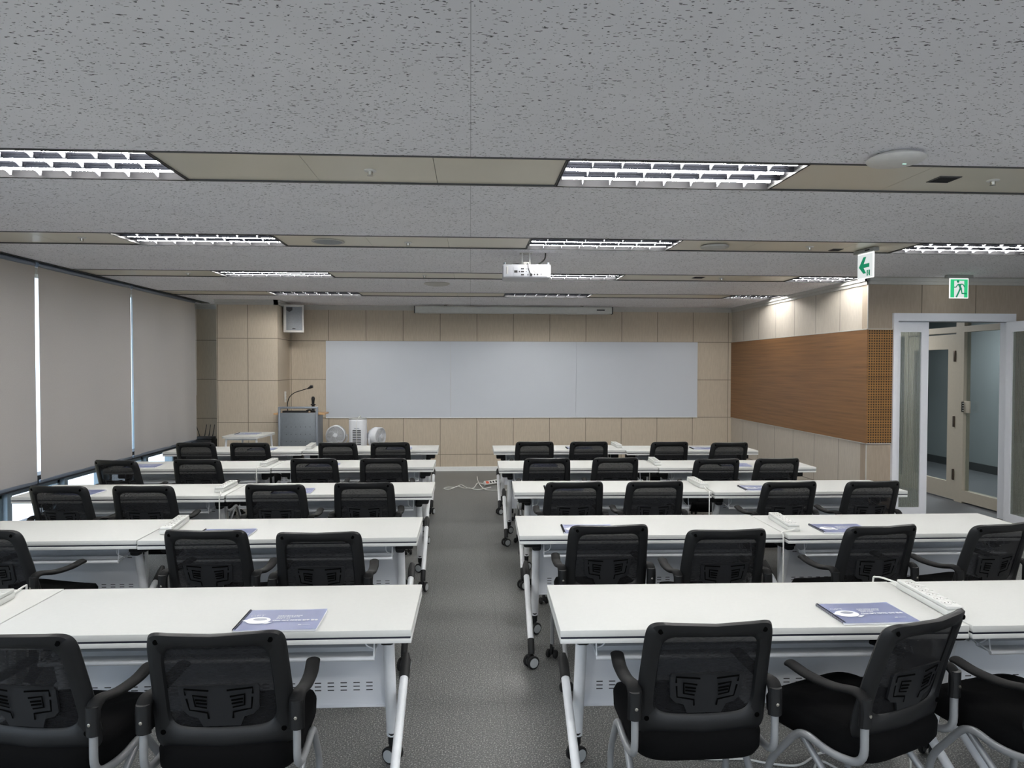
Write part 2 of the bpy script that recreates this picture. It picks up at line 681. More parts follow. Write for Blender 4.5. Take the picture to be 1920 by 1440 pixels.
struct(b.make('wall_behind', 'plaster', smooth=False))
b = MB()
b.span(XL - .2, XL, YN, YB, 2.64, 2.95)
b.span(XL - .2, XL, YN, YB, 0, .10)
b.span(XL - .2, XL, YN, -2.4, 0, 2.95)
b.span(XL - .2, XL, 11.34, YB, 0, 2.95)
struct(b.make('wall_left', 'plaster', smooth=False))
# wood veneer band round the corner
WZ0, WZ1 = .875, 2.127
struct(MB().span(XR - .014, XR, YE - .014, YB, WZ0, WZ1).make('trim_1', 'wood', smooth=False))
struct(MB().span(XR - .013, OX0 - .045, YE - .0135, YE, WZ0, WZ1).make('trim_2', 'wood_perf', smooth=False))
struct(MB().span(OX1 + .045, XE, YE - .0135, YE, WZ0, WZ1).make('trim_3', 'wood_perf', smooth=False))
b = MB()
for zz in (WZ0 - .006, WZ1 + .006):
    b.span(XR - .016, XR, YE - .016, YB, zz - .005, zz + .005)
    b.span(XR - .016, OX0 - .045, YE - .016, YE, zz - .005, zz + .005)
b.span(XR - .006, XR + .004, YE - .006, YE + .004, 0, ZC)
struct(b.make('trim_4', 'crown', smooth=False))
# crown trims under the ceiling
b = MB()
for (dz, dd) in ((.075, .018), (.04, .04)):
    b.span(-2.87, XR, YB - dd, YB, ZC - dz, ZC)
    b.span(XL, -3.76, YB - dd, YB, ZC - dz, ZC)
    b.span(-3.78, -2.85, 10.9 - dd, 10.9, ZC - dz, ZC)
    b.span(-2.92, -2.87 + dd, 10.9 - dd, YB, ZC - dz, ZC)
    b.span(XR - dd, XR, YE - dd, YB, ZC - dz, ZC)
    b.span(XR - dd, XE, YE - dd, YE, ZC - dz, ZC)
struct(b.make('trim_5', 'crown', smooth=False))
b = MB()
b.span(-2.9, XR, YB - .014, YB, 0, .072)
b.span(XL, -3.76, YB - .026, YB, 0, .072)
b.span(-3.77, -2.87, 10.886, 10.9, 0, .072)
struct(b.make('baseboard_back', 'skirt', smooth=False))
b = MB()
b.span(XR - .014, XR, YE - .014, YB - .014, 0, .072)
b.span(XR - .014, OX0 - .05, YE - .014, YE, 0, .072)
b.span(OX1 + .05, XE, YE - .014, YE, 0, .072)
struct(b.make('baseboard_right', 'skirt', smooth=False))

# ceiling: fibre board fields and metal bands with the light fittings
BANDS = [(-2.84, -2.31), (-.75, -.22), (1.34, 1.87), (3.43, 3.96), (5.53, 6.06), (7.62, 8.15), (9.66, 10.19)]
b = MB()
ys = [YN] + [v for bb in BANDS[1:] for v in bb] + [YB]
for y0, y1 in zip(ys[0::2], ys[1::2]):
    x1 = XE if y1 <= YE + .1 else XR
    if y0 < YE < y1:
        b.span(-4.62, XE, y0, YE, ZC, ZC + .03)
        b.span(-4.62, XR, YE, y1, ZC, ZC + .03)
    else:
        b.span(-4.62, x1, y0, y1, ZC, ZC + .03)
struct(b.make('ceiling', 'ceil', smooth=False))
struct(MB().span(-4.7, 8.6, YN - .1, 14.2, 2.93, 3.0).make('ceiling', 'plaster', smooth=False))
FIX = [(-2.70, -1.50), (.46, 1.66), (3.60, 4.80)]
SEAMS = [-4.2, -3.3, -.81, -.18, 2.3, 3.1, 5.4, 6.4]
for bi, (y0, y1) in enumerate(BANDS[1:]):
    xe = XE if y0 < YE - .3 else XR
    b = MB()
    cuts = sorted([-4.62, xe] + [v for v in SEAMS if v < xe] + [v for f in FIX for v in f if v < xe])
    for x0, x1 in zip(cuts, cuts[1:]):
        mid = (x0 + x1) / 2
        if any(f[0] < mid < f[1] for f in FIX):
            continue
        b.span(x0 + .0015, x1 - .0015, y0 + .016, y1 - .016, ZC + .004, ZC + .022)
    o = struct(b.make('trim_%d' % (6 + bi), 'band', smooth=False))
    e = MB()
    for yy in (y0, y1):
        sgn = 1 if yy == y0 else -1
        e.span(-4.62, xe, yy, yy + sgn * .016, ZC - .004, ZC + .03)
    ed = e.make('edge_strip', 'dark_strip', o, smooth=False)


def light_fitting(x0, x1, y0, y1, label, group):
    cx, cy = (x0 + x1) / 2, (y0 + y1) / 2
    L, W = x1 - x0, (y1 - y0) - .034
    t = thing('ceiling_light', label, 'ceiling light', (cx, cy, ZC), 0, group)
    h = MB()                                                       # housing with sloping sides
    h.box((0, 0, .105), (L - .01, W, .006))
    h.make('reflector_housing', 'reflector', t, smooth=False)
    h = MB()
    for s in (-1, 1):
        h.box((0, s * (W / 2 - .004), .05), (L - .01, .006, .11))
        h.box((s * (L / 2 - .008), 0, .05), (.006, W, .11))
    h.make('side_reflector', 'reflector_side', t, smooth=False)
    f = MB()
    for s in (-1, 1):
        f.box((0, s * (W / 2 + .001), .002), (L, .012, .012))
        f.box((s * (L / 2 - .006), 0, .002), (.012, W, .012))
    f.make('frame', 'lum_frame', t, smooth=False)
    sp = W / 3
    for k in (-1, 0, 1):
        MB().cyl((-L / 2 + .03, k * sp, .025), (L / 2 - .03, k * sp, .025), .0105, 12).make('fluorescent_tube', 'tube', t)
    lv = MB()
    for k in (-.5, .5):
        lv.prism([(-.020, 0), (.020, 0), (.005, -.044), (.0015, -.057), (-.0015, -.057), (-.005, -.044)], (-L / 2 + .012, k * sp, .062), (0, 1, 0), (0, 0, 1), (L - .024, 0, 0))
    lv.make('reflector_rail', 'reflector', t, smooth=False)
    nb = max(2, round(L / .15))
    for i in range(1, nb):
        xx = -L / 2 + L * i / nb
        cb = MB()
        for k in (-1, 0, 1):
            cb.prism([(-sp / 2, .05), (sp / 2, .05), (sp / 2 - .012, .006), (sp * .34, .002), (sp * .14, .014), (-sp * .14, .014), (-sp * .34, .002), (-sp / 2 + .012, .006)],
                     (xx - .002, k * sp, 0), (0, 1, 0), (0, 0, 1), (.004, 0, 0))
        cb.make('louver_blade', 'louver', t, smooth=False)
    return t


ROWN = {1: 'just ahead of the camera out of view', 2: 'in the nearest visible strip', 3: 'in the second strip', 4: 'in the third strip', 5: 'in the farthest strip'}
SIDE = ['on the left', 'in the middle right', 'at the far right']
for bi, (y0, y1) in enumerate(BANDS[1:]):
    for fi, (x0, x1) in enumerate(FIX):
        if bi >= 4 and fi == 2:
            x1 = XR - .045
        nm = {0: 'behind the camera'}.get(bi, ROWN.get(bi, ''))
        light_fitting(x0, x1, y0, y1, 'louvred fluorescent ceiling light %s, %s' % (nm, SIDE[fi]), 'louvred fluorescent lights in the ceiling strips')

# ================================================================ WINDOW WALL AND BLINDS
mull = [-2.4, -1.0, 0.2, 1.1, 2.0, 3.05, 4.05, 5.05, 6.05, 7.08, 8.04, 9.0, 10.0, 11.02, 11.31]
w = thing('window_1', '', '')
for k in ('label', 'category'):
    del w[k]
struct(w)
b = MB()
for yy in mull:
    b.span(XL - .16, XL + .02, yy - .035, yy + .035, .10, 2.64)
b.make('window_frame', 'win_frame', w, smooth=False)
b = MB()
b.span(XL - .12, XL + .03, -2.4, 11.34, .50, .60)
b.span(XL - .14, XL + .05, -2.4, 11.34, .10, .15)
b.make('transom', 'win_dark', w, smooth=False)
b = MB()
for a, c in zip(mull, mull[1:]):
    for (q0, q1) in ((a + .035, a + .075), (c - .075, c - .035)):
        b.span(XL - .10, XL - .03, q0, q1, .15, .50)
    b.span(XL - .10, XL - .03, a + .035, c - .035, .45, .50)
b.make('sash', 'win_frame', w, smooth=False)
MB().span(XL - .085, XL - .077, -2.4, 11.34, .12, 2.64).make('pane', 'win_glass', w, smooth=False)

XB = -4.12
bl = [(3.09, 5.05, 'nearest'), (5.09, 7.055, 'leftmost in view, partly cut by the photo edge,'), (7.105, 8.965, 'middle wide'), (9.01, 11.0, 'farthest')]
for (y0, y1, nm) in bl:
    t = thing('roller_blind', 'grey roller blind lowered over the window wall, the %s one' % nm if 'cut' not in nm else 'grey roller blind on the window wall, cut off by the left photo edge', 'blind', (XB, (y0 + y1) / 2, 0), 0, 'grey roller blinds on the window wall')
    if nm == 'nearest':
        t['label'] = 'grey roller blind nearest the camera, beyond the left photo edge'
    hw = (y1 - y0) / 2
    m = MB()
    ny, nz = 40, 20
    grid = []
    rnd = random.Random(int(y0 * 10))
    ph = [rnd.uniform(0, 6) for _ in range(3)]
    for i in range(ny + 1):
        row = []
        yy = -hw + 2 * hw * i / ny
        for j in range(nz + 1):
            zz = .615 + (2.66 - .615) * j / nz
            amp = .010 * (1 - j / nz) ** .7
            row.append(m.bm.verts.new((amp * (math.sin(yy * 7 + ph[0]) + .6 * math.sin(yy * 13 + ph[1] + zz)) + .012 * (abs(yy) / hw) ** 6, yy, zz)))
        grid.append(row)
    for i in range(ny):
        for j in range(nz):
            m.bm.faces.new((grid[i][j], grid[i + 1][j], grid[i + 1][j + 1], grid[i][j + 1]))
    bmesh.ops.solidify(m.bm, geom=list(m.bm.faces), thickness=.0012)
    m.make('fabric', 'blind', t)
    MB().cyl((0, -hw, 2.672), (0, hw, 2.672), .024, 14).make('roller', 'hem', t)
    MB().box((.004, 0, .603), (.022, 2 * hw, .030), .006).make('hem_bar', 'hem', t)
    ch = MB()
    for s in (-.008, .008):
        ch.cyl((.03, hw + s - .01, 2.62), (.03, hw + s - .01, 1.30), .0015, 6)
    ch.sweep(curve([(.03, hw - .018, 1.30), (.03, hw - .010, 1.275), (.03, hw - .002, 1.30)]), .0015, seg=6)
    ch.make('bead_chain', 'cable_white', t)
struct(MB().span(XB - .07, XB + .05, YN, 11.5, ZC - .008, ZC - .0005).make('trim_13', 'dark_strip', smooth=False))

# outside: facade across the street
t = thing('apartment_building', 'cream building seen through the gaps between the blinds', 'building', (-24, 12, -12))
MB().span(-6, 0, -22, 26, 0, 13.6).make('wall', 'facade', t, smooth=False)
for i in range(8):
    for j in range(4):
        MB().span(-.02, .06, -18 + i * 5.2, -15.6 + i * 5.2, 1 + j * 3.2, 2.6 + j * 3.2).make('window', 'facade_win', t, smooth=False)
struct(MB().span(-60, -4.7, -40, 60, -12.1, -12).make('ground', 'street', smooth=False))

# ================================================================ ENTRANCE, DOOR LEAVES, HALL
d = thing('door_1', '', '')
for k in ('label', 'category'):
    del d[k]
struct(d)
b = MB()
FY0, FY1 = YE - .035, YE + .14
b.span(OX0 - .045, OX0 + .005, FY0, FY1, 0, OZ + .085)
b.span(OX1 - .005, OX1 + .045, FY0, FY1, 0, OZ + .085)
b.span(OX0 + .005, OX1 - .005, FY0, FY1, OZ, OZ + .085)
b.span(OX0 + .005, OX1 - .005, FY0 + .02, FY1, OZ - .004, OZ)
b.make('door_frame', 'door_white', d, smooth=False)


def leaf(parent, o, ux, wdt, z0, z1, st, top, bot, name, mat, gmat, thick=.04, handed=None):
    """a glazed leaf: origin o, running along ux"""
    o, ux = Vector(o), Vector(ux).normalized()
    ang = math.atan2(ux.y, ux.x)
    rot = Matrix.Rotation(ang, 3, 'Z')
    m = MB()

    def bx(a, c, q0, q1, th, tgt):
        tgt.box(o + ux * ((a + c) / 2) + Vector((0, 0, (q0 + q1) / 2)), (c - a, th, q1 - q0), 0, rot=rot)
    bx(0, st[0], z0, z1, thick, m)
    bx(wdt - st[1], wdt, z0, z1, thick, m)
    bx(st[0], wdt - st[1], z1 - top, z1, thick, m)
    bx(st[0], wdt - st[1], z0, z0 + bot, thick, m)
    L = m.make(name, mat, parent, smooth=False)
    g = MB()
    bx(st[0], wdt - st[1], z0 + bot, z1 - top, .008, g)
    g.make('glass_pane', gmat, L, smooth=False)
    return L


l1 = leaf(d, (OX0 + .01, YE + .05, 0), (1, 0, 0), .385, .01, OZ - .008, (.062, .082), .112, .14, 'door_leaf', 'door_white', 'reed')
l2 = leaf(d, (5.945, YE - .045, 0), (.03, -1, 0), .90, .01, OZ - .008, (.082, .082), .112, .09, 'door_leaf', 'door_white', 'reed')
MB().span(OX0 + .01, OX1 - .01, YE + .03, YE + .07, OZ - .007, OZ - .0045).make('track', 'slot_dark', d, smooth=False)
# hall beyond
struct(MB().span(XR + .12, XR + .16, YE + .12, 14.2, 0, 2.95).make('wall_hall_left', 'hall_wall', smooth=False))
struct(MB().span(XR + .12, 8.6, 14.0, 14.1, 0, 2.95).make('wall_hall_end', 'hall_wall', smooth=False))
struct(MB().span(8.4, 8.5, YE, 14.0, 0, 2.95).make('wall_hall_right', 'hall_wall', smooth=False))
struct(MB().span(6.2, 8.4, YE + .121, YE + .16, 0, 2.95).make('wall_hall_near', 'hall_wall', smooth=False))
struct(MB().span(XR + .12, 8.4, YE + .12, 14.0, 2.62, 2.66).make('ceiling', 'plaster', smooth=False))
struct(MB().span(8.38, 8.4, YE + .16, 14.0, 0, .13).make('baseboard_hall', 'hall_base', smooth=False))
struct(MB().span(XR + .16, 8.4, 13.98, 14.0, 0, .13).make('baseboard_hall_end', 'hall_base', smooth=False))
XP = 6.2
p = thing('window_2', '', '')
for k in ('label', 'category'):
    del p[k]
struct(p)
b = MB()
b.span(XP, XP + .09, 8.71, 8.86, 0, 2.62)                       # post
b.span(XP, XP + .09, YE + .16, 8.71, 2.16, 2.235)               # transoms
b.span(XP, XP + .09, 8.86, 13.9, 2.16, 2.235)
b.span(XP, XP + .09, YE + .16, 8.71, .02, .16)
b.span(XP, XP + .09, YE + .16, YE + .20, 0, 2.62)
b.span(XP, XP + .09, YE + .2, 13.9, 2.57, 2.62)
b.span(XP, XP + .09, 9.87, 9.95, 0, 2.16)
b.make('partition_frame', 'cream', p, smooth=False)
b = MB()
b.span(XP + .04, XP + .05, YE + .2, 8.71, .16, 2.16)
b.span(XP + .04, XP + .05, YE + .2, 13.9, 2.235, 2.57)
b.span(XP + .04, XP + .05, 9.95, 13.9, .16, 2.16)
b.make('pane', 'glass', p, smooth=False)
b = MB()
b.span(XP, XP + .09, 9.95, 13.9, 0, .16)
b.make('bottom_rail', 'cream', p, smooth=False)
d2 = thing('door_2', '', '')
for k in ('label', 'category'):
    del d2[k]
struct(d2)
l3 = leaf(d2, (XP + .03, 9.86, 0), (0, -1, 0), .99, .015, 2.14, (.12, .15), .19, .22, 'door_leaf', 'cream', 'glass', .045)
for zz in (1.86, 1.02, .34):
    MB().box((XP - .004, 8.875, zz), (.02, .03, .14), .004).make('hinge', 'hinge', d2)
kp = thing('keypad', 'small cream keypad on the glass beside the hall door post', 'keypad', (XP + .0, 8.62, 1.19))
MB().box((-.012, 0, .03), (.02, .10, .15), .004).make('housing', 'cream', kp)
MB().box((-.030, .056, .03), (.03, .012, .13), .002).make('side_strip', 'slot_dark', kp)
b = MB()
for i in range(4):
    b.box((-.030, .048, -.015 + i * .03), (.02, .006, .014), .001)
b.make('keys', 'strip_white', kp)
hl = bpy.data.lights.new('hall_fill_light', 'AREA')  # unseen area light added to brighten the room past the partition
hl.shape = 'RECTANGLE'
hl.size, hl.size_y, hl.energy = .6, 1.2, 38
hl.color = (.93, .97, 1)
ho = bpy.data.objects.new('hall_fill_light', hl)
ho.location = (7.3, 10.2, 2.60)
COL.objects.link(ho)
ho2 = bpy.data.objects.new('hall_fill_light', bpy.data.lights.new('hall_fill_light', 'AREA'))  # second added fill light, on the corridor side of the glass
ho2.data.shape = 'RECTANGLE'
ho2.data.size, ho2.data.size_y, ho2.data.energy = .5, 1.2, 22
ho2.location = (5.3, 10.3, 2.60)
COL.objects.link(ho2)

# ================================================================ WALL AND CEILING FITTINGS
t = thing('whiteboard', 'wide pale grey whiteboard on the front wall', 'whiteboard', (0, YB, 0))
xs = [-2.34, -.325, 1.74, 3.78]
for x0, x1 in zip(xs, xs[1:]):
    MB().span(x0 + .001, x1 - .001, -.018, -.001, .884, 2.127, .001).make('board_panel', 'wb', t, smooth=False)
b = MB()
b.span(xs[0], xs[-1], -.024, -.001, .874, .884)
b.make('bottom_rail', 'skirt', t, smooth=False)

t = thing('projection_screen', 'long pale rolled-up projection screen case above the whiteboard', 'projection screen', (.70, YB - .22, 2.625))
prof = [(-.045, -.055), (.045, -.055), (.05, -.05), (.05, .045), (.04, .055), (-.035, .055), (-.05, .04), (-.05, -.05)]
b = MB()
b.prism(prof, (-1.585, 0, 0), (0, 1, 0), (0, 0, 1), (3.17, 0, 0))
b.make('case', 'screen_case', t, smooth=False)
for s in (-1, 1):
    MB().box((s * 1.592, 0, 0), (.016, .108, .116), .004).make('end_cap', 'black_pl', t)
MB().box((0, -.048, -.060), (3.08, .012, .014), .003).make('bottom_bar', 'crown', t)
MB().box((1.40, -.0505, .006), (.13, .003, .020), .001).make('name_badge', 'badge', t)
b = MB()
for x in (-1.1, 1.1):
    b.box((x, 0, .062), (.05, .03, .028), .003)
b.make('hanger', 'screw', t)

t = thing('wall_speaker', 'white wall loudspeaker with grey grille high beside the column', 'speaker', (-2.73, 11.36, 2.445), R(8))
b = MB()
b.prism([(-.150, -.13), (.150, -.13), (.115, .13), (-.115, .13)], (0, 0, -.21), (1, 0, 0), (0, 1, 0), (0, 0, .42))
b.make('cabinet', 'spk_white', t, smooth=False)
b = MB()
b.box((0, -.135, 0), (.304, .02, .424), .008)
b.make('front_frame', 'spk_white', t)
MB().box((.008, -.146, 0), (.235, .006, .36), .002).make('grille', 'grille', t)
b = MB()
b.prism([(-.045, .0), (.045, .0), (.045, -.045), (0, -.072), (-.045, -.045)], (-.062, -.1495, .172), (1, 0, 0), (0, 0, 1), (0, -.002, 0))
b.make('badge', 'badge', t, smooth=False)
MB().box((.005, -.1505, -.155), (.045, .002, .018), .0005).make('logo_plate', 'badge', t)
b = MB()
b.box((-.02, .20, 0), (.06, .12, .05), .005)
b.box((-.02, .265 + .12, .0), (.10, .09, .14), .004)
b.make('wall_bracket', 'slot_dark', t)

t = thing('wall_outlet', 'cream socket plate on the column side above the lectern', 'wall socket', (-2.898, 11.42, 1.235))
MB().box((.008, 0, 0), (.012, .075, .17), .003).make('plate', 'strip_white', t)
b = MB()
for z in (-.045, .0, .045):
    b.box((.015, 0, z), (.006, .04, .03), .002)
b.make('socket', 'strip_grey', t)

# projector
t = thing('projector', 'white projector hanging from the ceiling with black cables', 'projector', (.48, 6.25, 2.522), R(-2))
b = MB()
b.box((0, .0, 0), (.41, .30, .115), .014, 3)
b.make('body', 'projector', t)
MB().box((.03, -.1505, -.006), (.29, .004, .080), .002).make('rear_panel', 'projector', t)
b = MB()
for (x, z, ww, hh) in ((-.092, -.006, .028, .020), (-.062, -.006, .010, .012), (-.036, .018, .026, .011), (-.036, -.006, .026, .011), (-.036, -.032, .026, .011),
                       (-.004, .017, .007, .007), (.010, .017, .007, .007), (.024, .017, .007, .007), (-.004, -.006, .007, .007), (.024, -.006, .007, .007),
                       (.010, -.033, .013, .006), (.066, -.030, .013, .012), (.092, -.030, .015, .013), (.122, -.028, .008, .014)):
    b.box((x, -.153, z), (ww, .003, hh), .001)
b.make('ports', 'slot_dark', t)
MB().lathe([(.030, 0), (.030, .006), (.027, .008)], (.085, -.150, .012), 'y', 28, rot=Matrix.Rotation(PI, 3, 'Z') @ Matrix.Identity(3)).make('round_vent', 'strip_grey', t)
MB().box((-.165, -.150, .006), (.014, .006, .064), .003).make('side_vent', 'strip_grey', t)
MB().box((.152, -.151, .015), (.016, .004, .055), .002).make('lamp_cover', 'crown', t)
b = MB()
for x in (-.185, .185):
    b.cyl((x, -.12, .05), (x, -.12, .075), .010, 10)
b.make('foot', 'podium', t)
MB().cyl((.06, .14, 0), (.06, .175, 0), .036, 20).make('lens', 'slot_dark', t)
b = MB()
for x in (-.033, .033):
    b.box((x, .01, .120), (.010, .05, .114), .002)
b.box((0, .01, .066), (.085, .09, .008), .002)
b.box((0, .01, .174), (.11, .10, .006), .002)
b.box((0, -.01, .085), (.05, .02, .022), .003)
b.make('ceiling_mount', 'strip_grey', t)
MB().sweep(curve([(.17, .0, .176), (.160, .0, .12), (.10, -.02, .072), (.02, -.05, .062), (-.07, -.09, .066), (-.105, -.12, .060), (-.115, -.13, .056)]), .006, seg=8).make('cable', 'rubber', t)
MB().sweep(curve([(.0, -.06, .066), (.01, -.14, .062), (.012, -.160, .03), (.022, -.163, -.005), (.038, -.156, -.032)]), .0035, seg=8).make('cable', 'rubber', t)
MB().lathe([(.011, 0), (.011, .012), (.006, .016)], (.038, -.166, -.033), 'y', 12).make('plug', 'rubber', t)

# exit signs
RUNNER = dict(
    head=(0.0, .265),
    torso=[(-.03, .19), (.045, .19), (.075, .08), (.08, .0), (.02, .0), (-.01, .06), (-.05, .12)],
)


def exit_runner(par, s, y, mat, off=(0, 0)):
    b = MB()
    o = (off[0], y, off[1])

    def limb(pts, wd):
        b.sweep([(off[0] + p[0] * s, y, off[1] + p[1] * s) for p in pts], wd * s, .0012, seg=8, upv=(0, 1, 0))
    b.lathe([(.055 * s, -.001), (.055 * s, .001)], (off[0] - .04 * s, y, off[1] + .30 * s), 'y', 18)
    b.prism([(p[0] * s, p[1] * s) for p in ((-.05, .20), (.10, .20), (.09, .10), (.14, -.02), (.03, -.05), (.02, .05), (-.02, .12))], (off[0], y - .001, off[1]), (1, 0, 0), (0, 0, 1), (0, .002, 0))
    limb([(-.03, .19), (-.13, .06), (-.21, .06)], .022)
    limb([(.08, .19), (.18, .18), (.25, .06)], .022)
    limb([(.05, -.02), (-.03, -.20), (-.11, -.36)], .034)
    limb([(.10, -.02), (.14, -.20), (.34, -.205)], .030)
    return b.make('running_figure', mat, par, smooth=False)


t = thing('exit_sign', 'green lit running-man exit sign above the entrance door', 'exit sign', (5.21, 7.42, 2.70))
MB().box((0, 0, -.018), (.29, .05, .034), .004).make('housing', 'sign_case', t)
MB().box((0, 0, -.142), (.208, .010, .212), .001).make('sign_plate', 'sign_edge', t)
b = MB()
b.span(-.096, -.055, -.0075, -.0052, -.240, -.045)
b.span(.055, .096, -.0075, -.0052, -.240, -.045)
b.span(-.055, .055, -.0075, -.0052, -.062, -.045)
b.make('green_border', 'sign_green', t, smooth=False)
MB().span(-.055, .055, -.0075, -.0052, -.240, -.062).make('doorway', 'sign_white', t, smooth=False)
exit_runner(t, .255, -.009, 'sign_green_dark', (-.004, -.146))

t = thing('exit_sign', 'white lit sign with a green left arrow hanging from the ceiling', 'exit sign', (3.31, 5.87, 2.70), R(-85))
MB().box((0, 0, -.016), (.27, .055, .030), .004).make('housing', 'sign_case', t)
MB().box((.055, -.0285, -.016), (.06, .002, .012), .0005).make('name_badge', 'slot_dark', t)
MB().box((0, 0, -.138), (.208, .010, .212), .001).make('sign_plate', 'sign_edge', t)
MB().span(-.097, .097, -.0075, -.0052, -.238, -.042).make('face', 'sign_white', t, smooth=False)
b = MB()
b.prism([(-.082, -.005), (-.022, .075), (.014, .075), (-.018, .018), (.056, .018), (.056, -.014), (-.02, -.014), (.014, -.062), (-.022, -.062)], (0, -.0075, -.140), (1, 0, 0), (0, 0, 1), (0, -.0015, 0))
b.make('arrow', 'sign_green_dark', t, smooth=False)
b = MB()
b.span(.024, .036, -.009, -.0075, -.225, -.178)
b.span(.054, .066, -.009, -.0075, -.225, -.178)
b.span(.036, .054, -.009, -.0075, -.184, -.178)
b.make('door_symbol', 'sign_green_dark', t, smooth=False)
exit_runner(t, .05, -.009, 'sign_green_dark', (.045, -.203))

t = thing('wireless_access_point', 'round white wireless access point on the near ceiling board', 'access point', (1.98, 3.27, ZC))
MB().lathe([(.085, 0), (.115, -.012), (.128, -.022), (.118, -.034), (.08, -.044), (.03, -.048)], seg=48).make('shell', 'spk_white', t)
MB().box((.03, -.02, -.0482), (.018, .005, .001)).make('status_light', emit_mat('green_led', (.5, 1, .8, 1), 1.0), t, smooth=False)


def disc(name, label, cat, x, y, r, prof, mat, inner=None, imat=None, grp=None):
    t = thing(name, label, cat, (x, y, ZC + .004), 0, grp)
    MB().lathe(prof, seg=36).make('rim' if inner else 'cap', mat, t)
    if inner:
        MB().lathe(inner, seg=36).make('grille' if name == 'ceiling_speaker' else 'sensor', imat, t)
    return t


spk = ([(.125, 0), (.130, -.006), (.125, -.010), (.118, -.008)], [(.115, -.006), (.10, -.011), (.02, -.012)])
disc('ceiling_speaker', 'round grey ceiling speaker just right of the second left light', 'ceiling speaker', -1.13, 5.81, .12, spk[0], 'crown', spk[1], 'grille', 'round ceiling speakers')
disc('ceiling_speaker', 'round pale ceiling speaker right of the middle light, second strip', 'ceiling speaker', 1.99, 5.79, .12, [(.10, 0), (.115, -.010), (.11, -.022)], 'crown', [(.09, -.020), (.07, -.030), (.01, -.032)], 'crown', 'round ceiling speakers')
disc('smoke_detector', 'flat round white disc on the ceiling board above the whiteboard', 'detector', -.40, 8.60, .12, [(.15, 0), (.155, -.012), (.12, -.028), (.02, -.032)], 'crown')
spr = ([(.030, 0), (.032, -.004), (.026, -.008), (.016, -.009)], [(.014, -.006), (.012, -.026), (.016, -.028), (.004, -.029)])
for (x, y, wh) in ((-.51, 3.71, 'nearest strip left of the middle light'), (2.77, 3.69, 'nearest strip beside the far right vent'), (-.50, 5.82, 'second strip near the middle'),
                   (2.79, 5.80, 'second strip left of the arrow sign'), (-3.01, 5.78, 'second strip left of its left light'), (-3.01, 7.88, 'third strip beside the blinds'), (-.5, 7.88, 'third strip near the middle'), (2.79, 7.88, 'third strip beside a square vent')):
    disc('sprinkler', 'small chrome fire sprinkler in the %s' % wh, 'sprinkler', x, y, .03, spr[0], 'spk_white', spr[1], 'screw', 'ceiling sprinklers')
for (x, y, sz, wh) in ((2.50, 3.69, .12, 'nearest strip right of the middle light'), (2.52, 7.86, .12, 'third strip'), (3.08, 5.93, .09, 'second strip beside the arrow sign')):
    t = thing('air_vent', 'small dark square vent in the %s' % wh, 'vent', (x, y, ZC + .003))
    MB().box((0, 0, 0), (sz, sz, .006), .002).make('frame', 'dark_strip', t)
    b = MB()
    for i in range(7):
        b.box((0, -sz * .38 + i * sz * .125, -.004), (sz * .86, .004, .004))
    b.make('slats', 'slot_dark', t, smooth=False)

# ================================================================ FRONT OF THE ROOM
t = thing('lectern', 'grey metal lectern with pale wooden desk wings by the column', 'lectern', (-2.50, 10.80, 0))
b = MB()
for s in (-1, 1):
    b.box((s * .268, -.21, .56), (.032, .05, 1.12), .008)
b.box((0, -.21, 1.112), (.568, .05, .030), .008)
b.make('frame', 'podium_frame', t)
MB().box((0, -.20, .53), (.505, .02, 1.02), .003).make('front_panel', 'podium', t)
b = MB()
for r_ in range(4):
    for c_ in range(6):
        b.lathe([(.0055, 0), (.0055, .001)], (-.17 + .068 * c_, -.2112, .83 - .105 * r_), 'y', 8)
b.make('vent_holes', 'slot_dark', t, smooth=False)
MB().box((0, .03, .5), (.53, .40, .98), .005).make('cabinet', 'podium', t)
MB().box((0, .0, 1.015), (.74, .30, .022), .004).make('desk_wing', 'podium_wood', t)
g = thing('gooseneck_microphone', 'black gooseneck microphone curving over the lectern', 'microphone', (-2.70, 10.80, 1.026))
MB().lathe([(.030, 0), (.030, .014), (.012, .022)], seg=18).make('base', 'black_pl', g)
MB().sweep(curve([(0, 0, .02), (-.005, 0, .12), (.02, 0, .22), (.09, 0, .29), (.20, -.01, .33), (.30, -.02, .36)], 8), .0065, seg=8).make('neck', 'black_pl', g)
MB().sweep([(.29, -.02, .355), (.325, -.022, .37), (.345, -.024, .385), (.372, -.026, .388)], .022, seg=12, taper=[.4, .8, 1.1, .9]).make('microphone_head', 'black_pl', g)
g = thing('handheld_microphone', 'black microphone standing upright in its holder on the lectern', 'microphone', (-2.33, 10.80, 1.026))
MB().lathe([(.040, 0), (.040, .02), (.022, .03), (.022, .11), (.036, .115), (.036, .125), (.020, .13)], seg=20).make('holder', 'black_pl', g)
MB().lathe([(.018, .12), (.022, .18), (.026, .20), (.026, .215), (.018, .235), (.006, .24)], seg=20).make('microphone_head', 'rubber', g)
g = thing('document_reader', 'flat black device with thick cable lying on the lectern', 'electronic device', (-2.52, 10.72, 1.027))
MB().box((-.05, 0, .018), (.36, .10, .030), .012, 3).make('body', 'black_pl', g)
MB().sweep(curve([(.11, 0, .03), (.16, -.01, .045), (.20, 0, .02), (.235, -.02, .02)]), .013, seg=8).make('cable', 'rubber', g)

